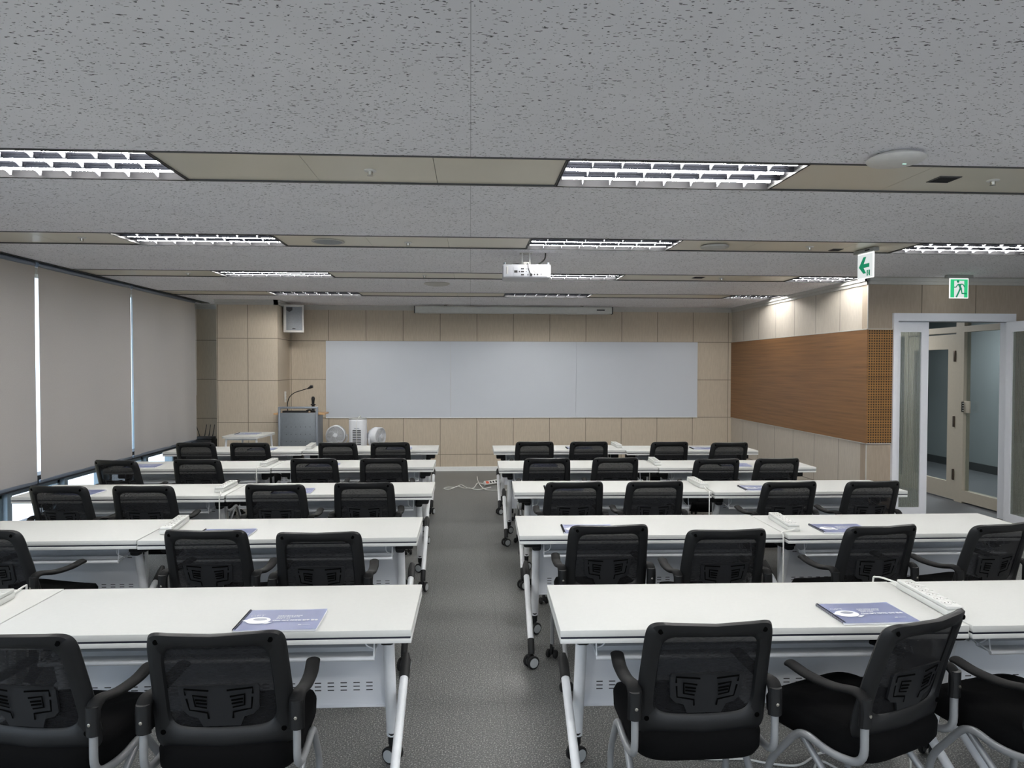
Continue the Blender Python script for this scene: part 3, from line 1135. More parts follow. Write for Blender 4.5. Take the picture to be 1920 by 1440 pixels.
t = thing('equipment_case', 'black box on the floor in the left corner by the blinds', 'case', (-4.03, 11.15, 0))
MB().box((0, 0, .30), (.30, .30, .60), .008).make('body', 'black_pl', t)
MB().box((0, -.152, .30), (.24, .006, .50), .002).make('front_grille', 'rubber', t)
t = thing('wireless_router', 'black wireless router with four antennas on the corner box', 'router', (-4.03, 11.15, .6))
MB().box((0, 0, .02), (.27, .18, .04), .008).make('body', 'black_pl', t)
for (x, dx) in ((-.10, -.06), (-.035, .035), (.03, .028), (.085, .035)):
    MB().sweep([(x, .08, .03), (x + dx * .3, .08, .08), (x + dx, .08, .22)], .006, seg=8, taper=[1.2, 1, .8]).make('antenna', 'rubber', t)

t = thing('side_table', 'small white table with round-cornered top beside the lectern', 'table', (-3.02, 10.0, 0), R(-4))
loop = []
for k in range(48):
    a = 2 * PI * k / 48
    sg = lambda v: (abs(v) ** .28) * (1 if v >= 0 else -1)
    loop.append((.26 * sg(math.cos(a)), .36 * sg(math.sin(a))))
b = MB()
b.prism(loop, (0, 0, .755), (1, 0, 0), (0, 1, 0), (0, 0, .026))
b.make('tabletop', 'table_white', t, ang=50)
for sx in (-1, 1):
    for sy in (-1, 1):
        MB().cyl((sx * .20, sy * .28, .755), (sx * .24, sy * .32, .012), .014, 12).make('leg', 'steel_white', t)
b = MB()
b.box((0, -.28, .742), (.40, .02, .026), .002)
b.box((0, .28, .742), (.40, .02, .026), .002)
b.make('apron', 'steel_white', t)


def circulator(name, label, x, y, zc, yaw, r):
    t = thing(name, label, 'fan', (x, y, 0), yaw, 'white air circulator fans')
    MB().lathe([(.15, 0), (.15, .012), (.11, .03), (.03, .05), (.018, .06)], seg=32).make('base', 'fan_white', t)
    MB().cyl((0, .04, .05), (0, .04, zc - .08), .017, 14).make('pole', 'fan_white', t)
    b = MB()
    b.sweep(curve([(-r * 1.06, .03, zc), (-r * .95, .04, zc - r * .7), (0, .05, zc - r * 1.12), (r * .95, .04, zc - r * .7), (r * 1.06, .03, zc)], 6), .012, .022, seg=8)
    b.make('yoke', 'fan_white', t)
    b = MB()
    b.lathe([(r * .90, -.075), (r, -.07), (r, .03), (r * .92, .06), (r * .86, .06), (r * .86, -.06), (r * .90, -.075)], (0, 0, zc), 'y', 40, caps=False)
    b.bm.faces.ensure_lookup_table()
    b.make('housing', 'fan_white', t)
    b = MB()
    b.lathe([(r * .84, .055), (r * .75, .10), (r * .4, .15), (.02, .16)], (0, 0, zc), 'y', 32)
    b.make('rear_shell', 'fan_white', t)
    b = MB()
    for k in range(5):
        a0 = 2 * PI * k / 5
        pts = []
        for i in range(7):
            rr = r * (.2 + .6 * i / 6)
            pts.append((rr * math.cos(a0 + .16 * i), -.062, zc + rr * math.sin(a0 + .16 * i)))
        b.sweep(pts, .03, .002, seg=8, upv=(0, 1, .3), taper=[.5, .7, .9, 1, 1.1, 1.1, .8])
    b.make('blades', 'fan_grey', t)
    b = MB()
    for q in range(1, 12):
        rr = r * (.24 + .06 * q)
        b.sweep([(rr * math.cos(2 * PI * k / 36), -.080, zc + rr * math.sin(2 * PI * k / 36)) for k in range(36)], .0018, seg=5, closed=True)
    for k in range(24):
        a = 2 * PI * k / 24
        b.sweep([(r * .2 * math.cos(a), -.084, zc + r * .2 * math.sin(a)), (r * .92 * math.cos(a + .35), -.076, zc + r * .92 * math.sin(a + .35))], .0018, seg=5)
    b.make('front_grille', 'fan_white', t)
    MB().lathe([(r * .24, .0), (r * .22, -.014), (.01, -.016)], (0, -.082, zc), 'y', 28).make('hub_badge', 'fan_white', t)
    return t


circulator('circulator_fan', 'white circulator fan facing forward, left of the tower purifier', -2.075, 11.25, .655, 0, .150)
circulator('circulator_fan', 'white circulator fan turned sideways, right of the tower purifier', -1.45, 11.22, .63, R(62), .145)

t = thing('tower_purifier', 'white tower air purifier with rear slats between two fans', 'air purifier', (-1.72, 11.10, 0))
sq = lambda v, e: (abs(v) ** e) * (1 if v >= 0 else -1)
oval = [(.135 * sq(math.cos(2 * PI * k / 40), .7), .12 * sq(math.sin(2 * PI * k / 40), .7)) for k in range(40)]
b = MB()
b.loops([[(x * s, y * s, z) for x, y in oval] for (z, s) in ((0, .94), (.01, 1), (.88, 1), (.90, .98), (.905, .95))])
b.make('body', 'fan_white', t, ang=50)
b = MB()
b.loops([[(x * s, y * s, z) for x, y in oval] for (z, s) in ((.904, .97), (.918, .99), (.926, .93))])
b.make('top_cap', 'fan_grey', t, ang=50)
b = MB()
for i in range(22):
    for s in (-1, 1):
        b.box((s * .033, -.121, .74 - i * .026), (.058, .008, .012), .001)
b.make('intake_slats', 'slot_dark', t, smooth=False)
MB().box((0, -.1215, .775), (.075, .003, .009)).make('nameplate', 'print_grey', t)
MB().sweep(curve([(.04, .02, .93), (.045, -.02, .965), (.02, -.09, .93), (.0, -.128, .88), (-.005, -.128, .78), (0, -.130, .60), (.004, -.13, .35), (0, -.13, .1)], 6), .004, seg=8).make('power_cord', 'cable_white', t)

# ================================================================ TRAINING TABLE
TW, TD, TH = 1.555, .56, .73


def caster(par, x, y, yaw, r=.037, hub='caster_hub', fork='black_pl', z=None):
    """twin wheel caster; wheels roll along the direction yaw"""
    z = r if z is None else z
    rot = Matrix.Rotation(yaw, 3, 'Z')
    c = Vector((x, y, z))
    f = MB()
    f.box(c + rot @ Vector((-.004, 0, .018)), (.040, .016, .040), .006, rot=rot)
    f.cyl(c + rot @ Vector((-.012, 0, .03)), (c.x + (rot @ Vector((-.012, 0, 0))).x, c.y + (rot @ Vector((-.012, 0, 0))).y, z + .062), .008, 10)
    f.box(c + rot @ Vector((.034, 0, .004)), (.020, .022, .006), .002, rot=rot)
    co = f.make('caster', fork, par)
    for s in (-1, 1):
        m = MB()
        m.lathe([(r * .80, 0), (r, .004), (r, .015), (r * .86, .019)], c + rot @ Vector((0, s * .012, 0)), 'y', 24, rot=rot @ Matrix.Rotation(0 if s > 0 else PI, 3, 'Z'))
        w_ = m.make('wheel', 'rubber', co)
        m = MB()
        m.lathe([(r * .74, 0), (r * .72, .021), (r * .2, .022)], c + rot @ Vector((0, s * .012, 0)), 'y', 24, rot=rot @ Matrix.Rotation(0 if s > 0 else PI, 3, 'Z'))
        m.make('hub_cap', hub, co)


def make_table(label):
    t = thing('training_table', label, 'table', group='white folding training tables')
    MB().box((0, 0, TH - .0125), (TW, TD, .025), .002).make('tabletop', 'table_white', t)
    MB().box((0, 0, TH - .0285), (TW - .006, TD - .006, .008)).make('edge_band', 'navy', t, smooth=False)
    MB().box((0, 0, TH - .0415), (TW, TD - .002, .018), .002).make('lower_top', 'edge_white', t)
    zt = TH - .050
    for s in (-1, 1):
        xa = s * (TW / 2 - .065)
        xb = s * (TW / 2 - .118)
        MB().sweep(bent([(xb, -.02, zt), (xb, .03, .50), (xb, .075, .34), (xb, .13, .13)], .1, 4), .024, .019, seg=14, upv=(0, 1, 0)).make('leg_post', 'steel_white', t)
        MB().sweep([(xa, .155, .40), (xa, -.34, .145)], .018, seg=16).make('leg_tube', 'steel_white', t)
        MB().sweep([(xa, .115, .378), (xa, .19, .42), (xa, .215, .445)], .022, seg=14, taper=[1, 1.02, .6]).make('leg_cap', 'black_pl', t)
        MB().sweep([(xa, -.335, .148), (xa, -.375, .105), (xa, -.378, .082)], .019, seg=14).make('leg_sleeve', 'black_pl', t)
        MB().sweep([(xb, .122, .15), (xb, .148, .10), (xb, .15, .082)], .019, seg=14).make('leg_sleeve', 'black_pl', t)
        b = MB()
        b.box((xb + s * .028, -.01, .643), (.105, .13, .072), .012)
        b.box((xb, -.02, .605), (.056, .064, .050), .014)
        b.make('hinge_bracket', 'black_pl', t)
        caster(t, xa, -.378, R(28) if s < 0 else R(70))
        caster(t, xb, .15, R(35) if s < 0 else R(150))
        MB().box((xb, .11, .43), (.012, .03, .40), .002).make('panel_bracket', 'steel_white', t)
    # modesty panel, a bowed sheet
    xw = TW / 2 - .135
    prof = [(.020, .655), (.060, .640), (.085, .600), (.095, .54), (.102, .46), (.108, .38), (.112, .30), (.108, .272), (.098, .265)]
    b = MB()
    for (y0, z0), (y1, z1) in zip(prof, prof[1:]):
        b.bm.faces.new([b.bm.verts.new(p) for p in ((-xw, y0, z0), (xw, y0, z0), (xw, y1, z1), (-xw, y1, z1))])
    bmesh.ops.remove_doubles(b.bm, verts=list(b.bm.verts), dist=1e-5)
    bmesh.ops.solidify(b.bm, geom=list(b.bm.faces), thickness=.0015)
    b.make('modesty_panel', 'slot', t)
    # book shelf: ribbed tray hung on wire hangers
    xw = TW / 2 - .155
    prof = [(-.165, .590), (-.160, .582), (-.09, .578), (-.075, .590), (-.055, .590), (-.04, .578), (.0, .582), (.02, .60), (.03, .630)]
    b = MB()
    for (y0, z0), (y1, z1) in zip(prof, prof[1:]):
        b.bm.faces.new([b.bm.verts.new(p) for p in ((-xw, y0, z0), (xw, y0, z0), (xw, y1, z1), (-xw, y1, z1))])
    bmesh.ops.remove_doubles(b.bm, verts=list(b.bm.verts), dist=1e-5)
    bmesh.ops.solidify(b.bm, geom=list(b.bm.faces), thickness=.0015)
    sh = b.make('book_shelf', 'steel_tray', t)
    MB().cyl((-xw - .004, -.17, .582), (xw + .004, -.17, .582), .009, 12).make('shelf_rail', 'steel_white', sh)
    for s in (-1, 1):
        b = MB()
        x = s * (xw + .002)
        b.sweep(bent([(x, -.17, .585), (x, -.155, .675)], .01), .003, seg=8)
        b.sweep(bent([(x, -.17, .585), (x, .025, .610), (x, .02, .675)], .03), .003, seg=8)
        b.sweep(bent([(x - s * .045, -.10, .675), (x - s * .045, -.09, .60), (x, -.09, .585)], .02), .003, seg=8)
        b.make('shelf_hanger', 'steel_white', sh)
    b = MB()
    b.box((.0, .05, zt - .020), (.05, .06, .035), .006)
    b.make('release_handle', 'black_pl', t)
    MB().box((0, .03, zt - .004), (TW - .22, .05, .022), .002).make('cross_beam', 'black_pl', t)
    return t


T0 = make_table('')
ORD = ['nearest', 'second', 'third', 'fourth', 'farthest']
# per row: side, which (0 by the aisle), near-edge centre x,y, small turn
TAB = {
    'L': [[(-.995, 2.665, -.3), (-2.556, 2.68, -.3)], [(-1.085, 4.115, .3), (-2.648, 4.125, 0)], [(-1.075, 5.545, .4), (-2.637, 5.53, -.3)],
          [(-1.14, 7.03, 0), (-2.702, 7.005, .3)], [(-1.165, 8.43, .4), (-2.728, 8.385, .4)]],
    'R': [[(1.115, 2.61, -1.0), (2.675, 2.59, 0)], [(1.065, 4.11, -1.2), (2.627, 4.065, 0)], [(1.125, 5.55, -1.4), (2.69, 5.50, -.4)],
          [(1.055, 6.905, -.4), (2.615, 6.86, -1)], [(1.05, 8.375, 0), (2.61, 8.27, -1)]]}
first = True
for side in 'LR':
    for r_, row in enumerate(TAB[side]):
        for k, (x, y, a) in enumerate(row):
            lab = 'white folding table %s the aisle, %s row, %s' % ('left of' if side == 'L' else 'right of', ORD[r_], ('beside the aisle' if k == 0 else ('beside the window blinds' if side == 'L' else 'on the door side')))
            loc = (x, y + TD / 2, 0)
            if first:
                T0.location = loc
                T0.rotation_euler = (0, 0, R(a))
                T0['label'] = lab
                first = False
            else:
                dup(T0, loc, R(a), lab)


# ================================================================ CHAIR
def seo(hw_t, hw_b, z0, z1, n, N=72):
    """super-ellipse outline with a width that changes with height"""
    out = []
    zc, hh = (z0 + z1) / 2, (z1 - z0) / 2
    for k in range(N):
        a = 2 * PI * k / N
        cx = sq(math.cos(a), 2 / n)
        cz = sq(math.sin(a), 2 / n)
        z = zc + hh * cz
        f = (z - z0) / (z1 - z0)
        out.append((cx * (hw_b + (hw_t - hw_b) * f), z))
    return out


def backpt(x, z, d=0.0):
    f = (z - .50)
    return Vector((x, -.205 - .20 * f - .10 * f * f + 1.05 * x * x * (.6 + f) + d + .03 * math.cos(f * 7) * .5, z))


def make_chair(label):
    t = thing('conference_chair', label, 'chair', group='black mesh-back armchairs at the tables')
    OUT = seo(.212, .228, .470, .888, 11)
    # bottom edge hangs lower at the middle
    OUT = [(x, z - (.026 * (1 - (x / .24) ** 2) if z < .52 else 0)) for x, z in OUT]
    INN = seo(.161, .168, .545, .838, 7)
    m = MB()
    sec = [(0, 0), (.10, -.014), (.5, -.017), (.9, -.011), (1, 0), (.9, .008), (.1, .010)]
    rings = []
    for (o, i) in zip(OUT, INN):
        rings.append([m.bm.verts.new(backpt(o[0] + (i[0] - o[0]) * u, o[1] + (i[1] - o[1]) * u, dd)) for u, dd in sec])
    n = len(rings)
    for k in range(n):
        A, B = rings[k], rings[(k + 1) % n]
        for j in range(len(sec)):
            m.bm.faces.new((A[j], A[(j + 1) % len(sec)], B[(j + 1) % len(sec)], B[j]))
    m.make('backrest_frame', 'black_frame', t, ang=50)
    m = MB()
    prev = None
    for s in (0.0, .25, .5, .75, 1.03):
        ring = [m.bm.verts.new(backpt(x * s, .693 + (z - .693) * s, .004)) for x, z in INN] if s else None
        if prev is None and ring is None:
            c0 = m.bm.verts.new(backpt(0, .693, .004))
        elif prev is None:
            for k in range(n):
                m.bm.faces.new((c0, ring[k], ring[(k + 1) % n]))
            prev = ring
        else:
            for k in range(n):
                m.bm.faces.new((prev[k], ring[k], ring[(k + 1) % n], prev[(k + 1) % n]))
            prev = ring
    m.make('backrest_net', 'net', t)
    # lumbar support plate with slots
    pl = [(-.122, .700), (.122, .700), (.126, .690), (.118, .610), (.100, .592), (.072, .585), (.058, .553), (-.058, .553), (-.072, .585), (-.100, .592), (-.118, .610), (-.126, .690)]
    m = MB()
    A = [m.bm.verts.new(backpt(x, z, -.010)) for x, z in pl]
    B = [m.bm.verts.new(backpt(x, z, -.002)) for x, z in pl]
    m.bm.faces.new(A)
    m.bm.faces.new(B[::-1])
    for i in range(len(pl)):
        m.bm.faces.new((A[i], B[i], B[(i + 1) % len(pl)], A[(i + 1) % len(pl)]))
    lum = m.make('lumbar_support', 'lumbar', t, smooth=False)
    for s in (-1, 1):
        m = MB()

        def slot(pts):
            m.sweep([backpt(s * x, z, -.0102) for x, z in pts], .0030, .0010, seg=6, upv=(0, 1, 0))
        slot([(.035, .662), (.080, .668), (.076, .628), (.040, .622)])
        slot([(.038, .648), (.074, .652)])
        slot([(.038, .636), (.072, .640)])
        slot([(.028, .686), (.106, .690), (.104, .668)])
        slot([(.102, .655), (.096, .614), (.040, .604), (.038, .582)])
        m.make('slot_pattern', 'slot_black', lum, smooth=False)
    m = MB()
    for (x, z) in ((-.172, .858), (.172, .858), (-.190, .530), (.190, .530)):
        c = backpt(x, z, -.0168)
        m.lathe([(.0085, 0), (.0085, .003)], c - Vector((0, .002, 0)), 'y', 14)
    m.make('bolt_recess', 'slot_black', t, smooth=False)
    # seat cushion
    def ring(sx, sy, z, e=.42, dy=0):
        return [Vector((sx * sq(math.cos(2 * PI * k / 40), e), .02 + dy + sy * sq(math.sin(2 * PI * k / 40), e), z - (.02 * max(0, math.sin(2 * PI * k / 40)) ** 3))) for k in range(40)]
    m = MB()
    m.loops([ring(.19, .19, .384), ring(.218, .225, .390), ring(.228, .238, .412), ring(.230, .240, .460), ring(.222, .230, .480), ring(.19, .19, .492), ring(.10, .10, .494)])
    m.make('seat', 'cushion', t, ang=60)
    for s in (-1, 1):
        xa = s * .238
        m = MB()
        m.sweep(curve([(xa, -.222, .545), (xa, -.224, .605), (xa, -.218, .634), (xa, -.185, .646), (xa + s * .002, -.10, .630), (xa, .0, .628), (xa - s * .008, .075, .636), (xa - s * .010, .092, .636)], 5),
                .025, .0125, seg=14, upv=(0, -1, 0), taper=None)
        m.make('armrest', 'arm_pad', t, ang=60)
        MB().sweep([(xa, -.222, .545), (xa, -.224, .638)], .021, .019, seg=14, upv=(0, 1, 0)).make('arm_post', 'black_frame', t, ang=60)
        MB().lathe([(.0055, 0), (.0055, .003), (.002, .004)], (xa, -.2415, .586), 'y', 10, rot=Matrix.Rotation(PI, 3, 'Z')).make('screw', 'screw', t)
        MB().sweep(bent([(xa, -.222, .545), (xa, -.222, .415), (xa, -.09, .395), (xa, .03, .425), (xa - s * .008, .185, .23), (xa - s * .008, .195, .085)], .06, 6), .0135, .0125, seg=12, upv=(1, 0, 0)).make('front_leg', 'silver', t, ang=60)
        MB().sweep(bent([(s * .212, .05, .395), (s * .214, -.11, .25), (s * .220, -.235, .14), (s * .220, -.24, .085)], .05), .0125, seg=12, upv=(1, 0, 0)).make('rear_leg', 'silver', t, ang=60)
        caster(t, xa - s * .008, .200, R(60), .024, 'rubber', 'black_pl')
        caster(t, s * .220, -.245, R(100), .024, 'rubber', 'black_pl')
    m = MB()
    m.cyl((-.238, -.06, .392), (.238, -.06, .392), .011, 12)
    m.cyl((-.22, .045, .398), (.22, .045, .398), .011, 12)
    m.make('cross_bar', 'silver', t)
    MB().box((0, -.165, .455), (.14, .05, .06), .012).make('back_bracket', 'black_frame', t)
    return t


CH0 = make_chair('')
TOPS = dict(
    L=[[(-.781, 2.255, 1), (-1.416, 2.285, -9)], [(-.745, 3.60, 0), (-1.326, 3.675, -4), (-2.44, 3.76, -17)],
       [(-.747, 5.14, 0), (-1.357, 5.084, -3), (-2.245, 5.06, -2), (-2.822, 5.08, -7)],
       [(-.772, 6.50, 0), (-1.397, 6.52, -2), (-2.415, 6.497, -3), (-3.095, 6.452, -13)],
       [(-.861, 7.86, 1), (-1.436, 7.88, -4), (-2.376, 7.893, 0), (-2.957, 7.915, -2)]],
    R=[[(.769, 2.262, 1), (1.503, 2.27, 24), (2.085, 2.22, 16)], [(.713, 3.69, 2), (1.294, 3.56, 2), (2.14, 3.61, 8), (2.812, 3.63, 14)],
       [(.737, 5.10, 3), (1.326, 5.10, 3), (2.298, 5.04, 6), (2.915, 5.036, 4)],
       [(.682, 6.445, 1), (1.312, 6.458, 1), (2.21, 6.33, 2), (2.777, 6.35, 4)],
       [(.698, 7.89, 1), (1.30, 7.868, 0), (2.19, 7.80, 2), (2.836, 7.72, 3)]])
NTH = ['beside the aisle', 'second from the aisle', 'third from the aisle', 'fourth from the aisle']
first = True
for side in 'LR':
    for r_, row in enumerate(TOPS[side]):
        for k, (x, y, a) in enumerate(row):
            lab = 'black mesh-back armchair %s the aisle, %s row, %s' % ('left of' if side == 'L' else 'right of', ORD[r_], NTH[k])
            v = Matrix.Rotation(R(a), 3, 'Z') @ Vector((0, -.282, 0))
            loc = (x - v.x + (.012 if side == 'R' else -.012), y - v.y, 0)
            if first:
                CH0.location = loc
                CH0.rotation_euler = (0, 0, R(a))
                CH0['label'] = lab
                first = False
            else:
                dup(CH0, loc, R(a), lab)


# ================================================================ POWER STRIPS
def make_strip(label):
    t = thing('power_strip', label, 'power strip', group='white power strips on the tables')
    b = MB()
    b.box((0, 0, .0135), (.068, .37, .025), .004)
    b.make('base', 'strip_white', t)
    b = MB()
    b.box((0, 0, .034), (.066, .368, .0145), .005)
    b.make('cover', 'strip_white', t)
    for i in range(6):
        yy = -.135 + i * .052
        o = MB().lathe([(.0205, .0412), (.0205, .0422), (.0185, .0422), (.0170, .0400)], (-.006, yy, 0), seg=24).make('socket', 'strip_grey', t)
        b = MB()
        for s in (-1, 1):
            b.cyl((-.006 + s * .0085, yy + s * .003, .0402), (-.006 + s * .0085, yy + s * .003, .0424), .0024, 8)
        b.make('socket_holes', 'slot_dark', o)
        MB().box((.0235, yy, .0425), (.010, .015, .003), .001).make('switch', 'strip_white', t)
    return t


STR0 = make_strip('')
# side, row, x, y, yaw, route of the cable in table coordinates or None
ST = [('R', 0, 1.905, 2.87, -3, 'back'), ('L', 0, -1.935, 2.93, 3, None), ('L', 1, -1.785, 4.44, 6, None), ('R', 1, 1.94, 4.34, -5, 'front'),
      ('L', 2, -1.945, 5.84, 1, 'front'), ('R', 2, 1.885, 5.87, -1, 'front'), ('L', 3, -2.01, 7.30, -3, 'front'), ('R', 3, 1.875, 7.22, -4, None),
      ('L', 4, -1.925, 8.80, 3, None), ('R', 4, 1.80, 8.78, 0, None)]
first = True
for (side, r_, x, y, a, cab) in ST:
    lab = 'white six-socket power strip on the %s row tables, %s of the aisle' % (ORD[r_], 'left' if side == 'L' else 'right')
    loc = (x, y, TH + .0005)
    if first:
        STR0.location = loc
        STR0.rotation_euler = (0, 0, R(a))
        STR0['label'] = lab
        o = STR0
        o_cable = None
    else:
        o = dup(STR0, loc, R(a), lab, skip=('cable',))
    ynear = min(TAB[side][r_][0][1], TAB[side][r_][1][1]) - y - .016
    yfar = max(TAB[side][r_][0][1], TAB[side][r_][1][1]) - y + TD + .016
    if cab == 'front':
        dx = {('R', 1): -.10, ('L', 2): .05}.get((side, r_), -.02)
        pts = [(.005, -.183, .014), (.006 + dx * .3, -.205, .012), (dx * .8, ynear + .06, .008), (dx, ynear + .02, .0085), (dx, ynear + .001, .004), (dx, ynear - .004, -.04), (dx, ynear - .004, -.25), (dx, ynear - .002, -.48), (dx, ynear, -.70), (dx, ynear + .05, -.722), (dx - .02, ynear + .12, -.724)]
    elif cab == 'back':
        pts = [(-.01, .183, .016), (-.03, .205, .022), (-.055, yfar - .01, .014), (-.06, yfar + .02, -.03), (-.05, yfar + .02, -.3), (-.03, yfar + .03, -.6), (.0, yfar + .05, -.722), (.06, yfar + .05, -.724)]
    else:
        pts = [(.0, .183, .014), (.01, .205, .010), (.0, yfar - .04, .009), (.0, yfar - .002, .008), (.0, yfar + .008, -.02), (.0, yfar + .008, -.3), (.0, yfar + .008, -.70), (.03, yfar - .02, -.724)]
    cb = MB().sweep(curve(pts, 7), .0042, seg=8).make('cable', 'cable_white', None)
    cb.parent = o
    first = False

# loose extension lead on the aisle floor
t = thing('power_strip', 'white power strip with red switch lying on the aisle floor', 'power strip', (.34, 10.36, 0), 0)
LR = Matrix.Rotation(R(38), 3, 'Z') @ Matrix.Rotation(R(48), 3, 'X')      # lies propped on its long edge


def lead(c, d, bev):
    return (LR @ Vector(c)) + Vector((0, 0, .042)), d, bev


for (nm, mt, c, d_, bv) in [('housing', 'strip_white', (0, 0, 0), (.36, .062, .038), .005), ('switch', 'red', (-.135, 0, .020), (.050, .042, .008), .002)] + \
        [('socket', 'slot_dark', (-.075 + i * .052, 0, .019), (.030, .030, .004), .002) for i in range(5)]:
    MB().box((LR @ Vector(c)) + Vector((0, 0, .042)), d_, bv, rot=LR).make(nm, mt, t)


def cord(pts):
    p3 = [(x - .34, y - 10.36, z) for x, y, z in pts]
    MB().sweep(curve(p3, 7), .0058, seg=8).make('cord', 'cable_white', t)


cord([(.20, 10.26, .03), (.15, 10.46, .012), (.10, 10.50, .007), (.05, 10.12, .007), (-.016, 10.02, .012), (-.075, 10.20, .007), (-.14, 10.36, .007), (-.21, 10.13, .012), (-.31, 10.17, .007), (-.368, 10.10, .007),
      (-.36, 10.03, .007), (-.30, 9.99, .007), (-.235, 10.03, .02), (-.18, 10.17, .02), (-.09, 10.08, .007), (-.016, 10.00, .02), (.095, 9.95, .007), (.208, 10.04, .007), (.29, 10.15, .007)])
cord([(.10, 10.86, .05), (.105, 10.70, .03), (.12, 10.44, .025), (.16, 10.08, .02), (.224, 9.93, .007), (.34, 9.87, .007), (.50, 9.90, .007)])
# cords on the floor under the near right tables
c = MB().sweep(curve([(1.74, 3.55, .006), (1.70, 3.40, .006), (1.64, 3.20, .006), (1.63, 3.08, .006), (1.52, 3.03, .012), (1.40, 2.96, .006), (1.28, 2.98, .006), (1.18, 3.02, .006), (1.02, 3.03, .006), (.88, 3.10, .006), (.80, 3.3, .006)], 7), .0048, seg=8).make('floor_cord', 'cable_white')
tag(c, 'white cord curling on the floor under the nearest right-hand chairs', 'cable')
c = MB().sweep(curve([(1.99, 3.12, .006), (1.92, 3.00, .006), (1.86, 2.90, .006), (1.80, 2.82, .006), (1.68, 2.80, .006), (1.58, 2.88, .006), (1.50, 2.96, .02), (1.44, 2.90, .006), (1.42, 2.80, .006)], 7), .0048, seg=8).make('floor_cord', 'cable_white')
tag(c, 'white cord beside the table caster on the floor at bottom right', 'cable')


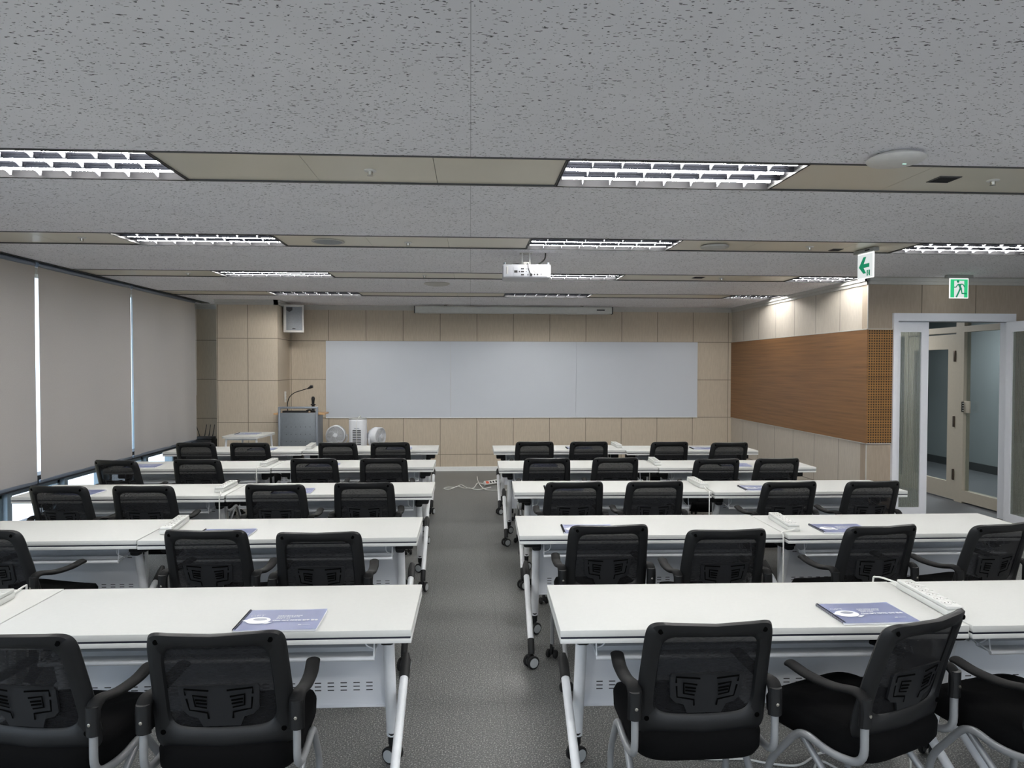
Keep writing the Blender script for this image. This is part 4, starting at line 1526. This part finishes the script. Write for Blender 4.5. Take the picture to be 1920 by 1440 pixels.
# ================================================================ NOTEBOOKS
def make_book(label):
    t = thing('spiral_notebook', label, 'notebook', group='blue spiral-bound course books on the tables')
    MB().box((0, 0, .0035), (.302, .218, .006), .0006).make('pages', 'paper', t)
    cv = MB()
    nx = 16
    A = []
    for i in range(nx + 1):
        x = -.148 + .300 * i / nx
        z = .0084 + .0014 * math.sin(i / nx * PI * 2.2 + .6) * (i / nx)
        A.append([cv.bm.verts.new((x, y, z + .001 * (y > 0))) for y in (-.109, 0, .109)])
    for i in range(nx):
        for j in range(2):
            cv.bm.faces.new((A[i][j], A[i + 1][j], A[i + 1][j + 1], A[i][j + 1]))
    bmesh.ops.solidify(cv.bm, geom=list(cv.bm.faces), thickness=.0006)
    c = cv.make('cover', 'cover', t)
    sp = MB()
    for i in range(30):
        y = -.103 + i * .0071
        sp.sweep([(-.147 + .0055 * math.cos(a), y + .0012 * math.sin(a), .0075 + .0058 * math.sin(a)) for a in (2 * PI * k / 10 for k in range(10))], .0011, seg=5, closed=True)
    sp.make('spiral_binding', 'rubber', t)
    # printed title and picture
    def lie(x, y, z=.0108):
        return Matrix.Translation((x, y, z))
    tx = [('Chat GPT', .0175, -.028, -.024, .0007), ('디자인 업무 활용', .0150, .050, -.024, .0006)]
    p1 = text_mesh('title_print', 'Chat GPT 디자인 업무 활용', .0150, 'print_white', c, lie(-.030, -.022), .0002, .0006)
    text_mesh('subtitle_print', '생성형 인공지능 교육과정', .0088, 'print_white', c, lie(-.022, .030), .0002, .0002)
    text_mesh('subtitle_print', '실무자를 위한 프로그램', .0088, 'print_white', c, lie(-.022, .016), .0002, .0002)
    text_mesh('subtitle_print', '생성형 AI 활용', .0088, 'print_white', c, lie(-.022, .002), .0002, .0002)
    text_mesh('picture_print', 'GPT', .030, 'print_white', c, lie(-.128, .030, .0102), .0001, -.0003)
    b = MB()
    el = [(.046 * math.cos(2 * PI * k / 28), .036 * math.sin(2 * PI * k / 28)) for k in range(28)]
    b.prism(el, (-.085, -.012, .0102), (1, 0, 0), (0, 1, 0), (0, 0, .0003))
    b.prism([(-.010, 0), (.016, .012), (.016, -.012)], (-.140, -.012, .0102), (1, 0, 0), (0, 1, 0), (0, 0, .0003))
    b.prism([(0, -.010), (.024, .010), (.006, .012), (-.012, -.006)], (-.050, -.044, .0102), (1, 0, 0), (0, 1, 0), (0, 0, .0003))
    b.make('picture_print', 'print_white', c, smooth=False)
    b = MB()
    b.prism([(.026 * math.cos(2 * PI * k / 20), .013 * math.sin(2 * PI * k / 20)) for k in range(20)], (-.080, -.002, .0106), (1, 0, 0), (0, 1, 0), (0, 0, .0003))
    b.make('picture_print', 'print_grey', c, smooth=False)
    MB().box((.083, -.066, .0108), (.012, .006, .0004)).make('logo_print', 'print_white', c, smooth=False)
    MB().box((.107, -.066, .0108), (.028, .002, .0004)).make('logo_print', 'print_white', c, smooth=False)
    return t


BK0 = make_book('')
BK = [('L', 0, -.72, 2.772, 0, 'in front of the chair by the aisle'), ('R', 0, 1.56, 2.732, 1, 'left of the power strip'),
      ('L', 1, -1.42, 4.235, 0, 'behind the second chair'), ('R', 1, .70, 4.25, -2, 'in front of the aisle chair'), ('R', 1, 2.23, 4.195, -2, 'right of the power strip'),
      ('L', 2, -3.0, 5.68, -4, 'on the window side'), ('L', 2, -1.38, 5.67, 3, 'in front of the second chair from the aisle'), ('R', 2, .74, 5.70, -3, 'in front of the aisle chair'), ('R', 2, 2.33, 5.64, -2, 'on the door side'),
      ('L', 3, -3.18, 7.17, 3, 'on the window side'), ('L', 3, -1.45, 7.16, 0, 'in front of the second chair from the aisle'), ('R', 3, .70, 7.05, -2, 'in front of the aisle chair'), ('R', 3, 2.62, 7.0, -6, 'on the door side'),
      ('L', 4, -2.44, 8.58, 4, 'in front of the third chair from the aisle'), ('L', 4, -.85, 8.60, 2, 'in front of the aisle chair'), ('R', 4, 1.30, 8.55, 0, 'in front of the second chair from the aisle'), ('R', 4, 2.80, 8.47, -3, 'on the door side')]
first = True
for (side, r_, x, y, a, wh) in BK:
    lab = 'blue spiral notebook, %s row %s, %s' % (ORD[r_], side == 'L' and 'left' or 'right', wh)
    if first:
        BK0.location = (x, y, TH + .0005)
        BK0.rotation_euler = (0, 0, R(a))
        BK0['label'] = lab
        first = False
    else:
        dup(BK0, (x, y, TH + .0005), R(a), lab)
dup(BK0, (-3.04, 10.02, .7815), R(0), 'grey-blue notebook lying on the small side table')
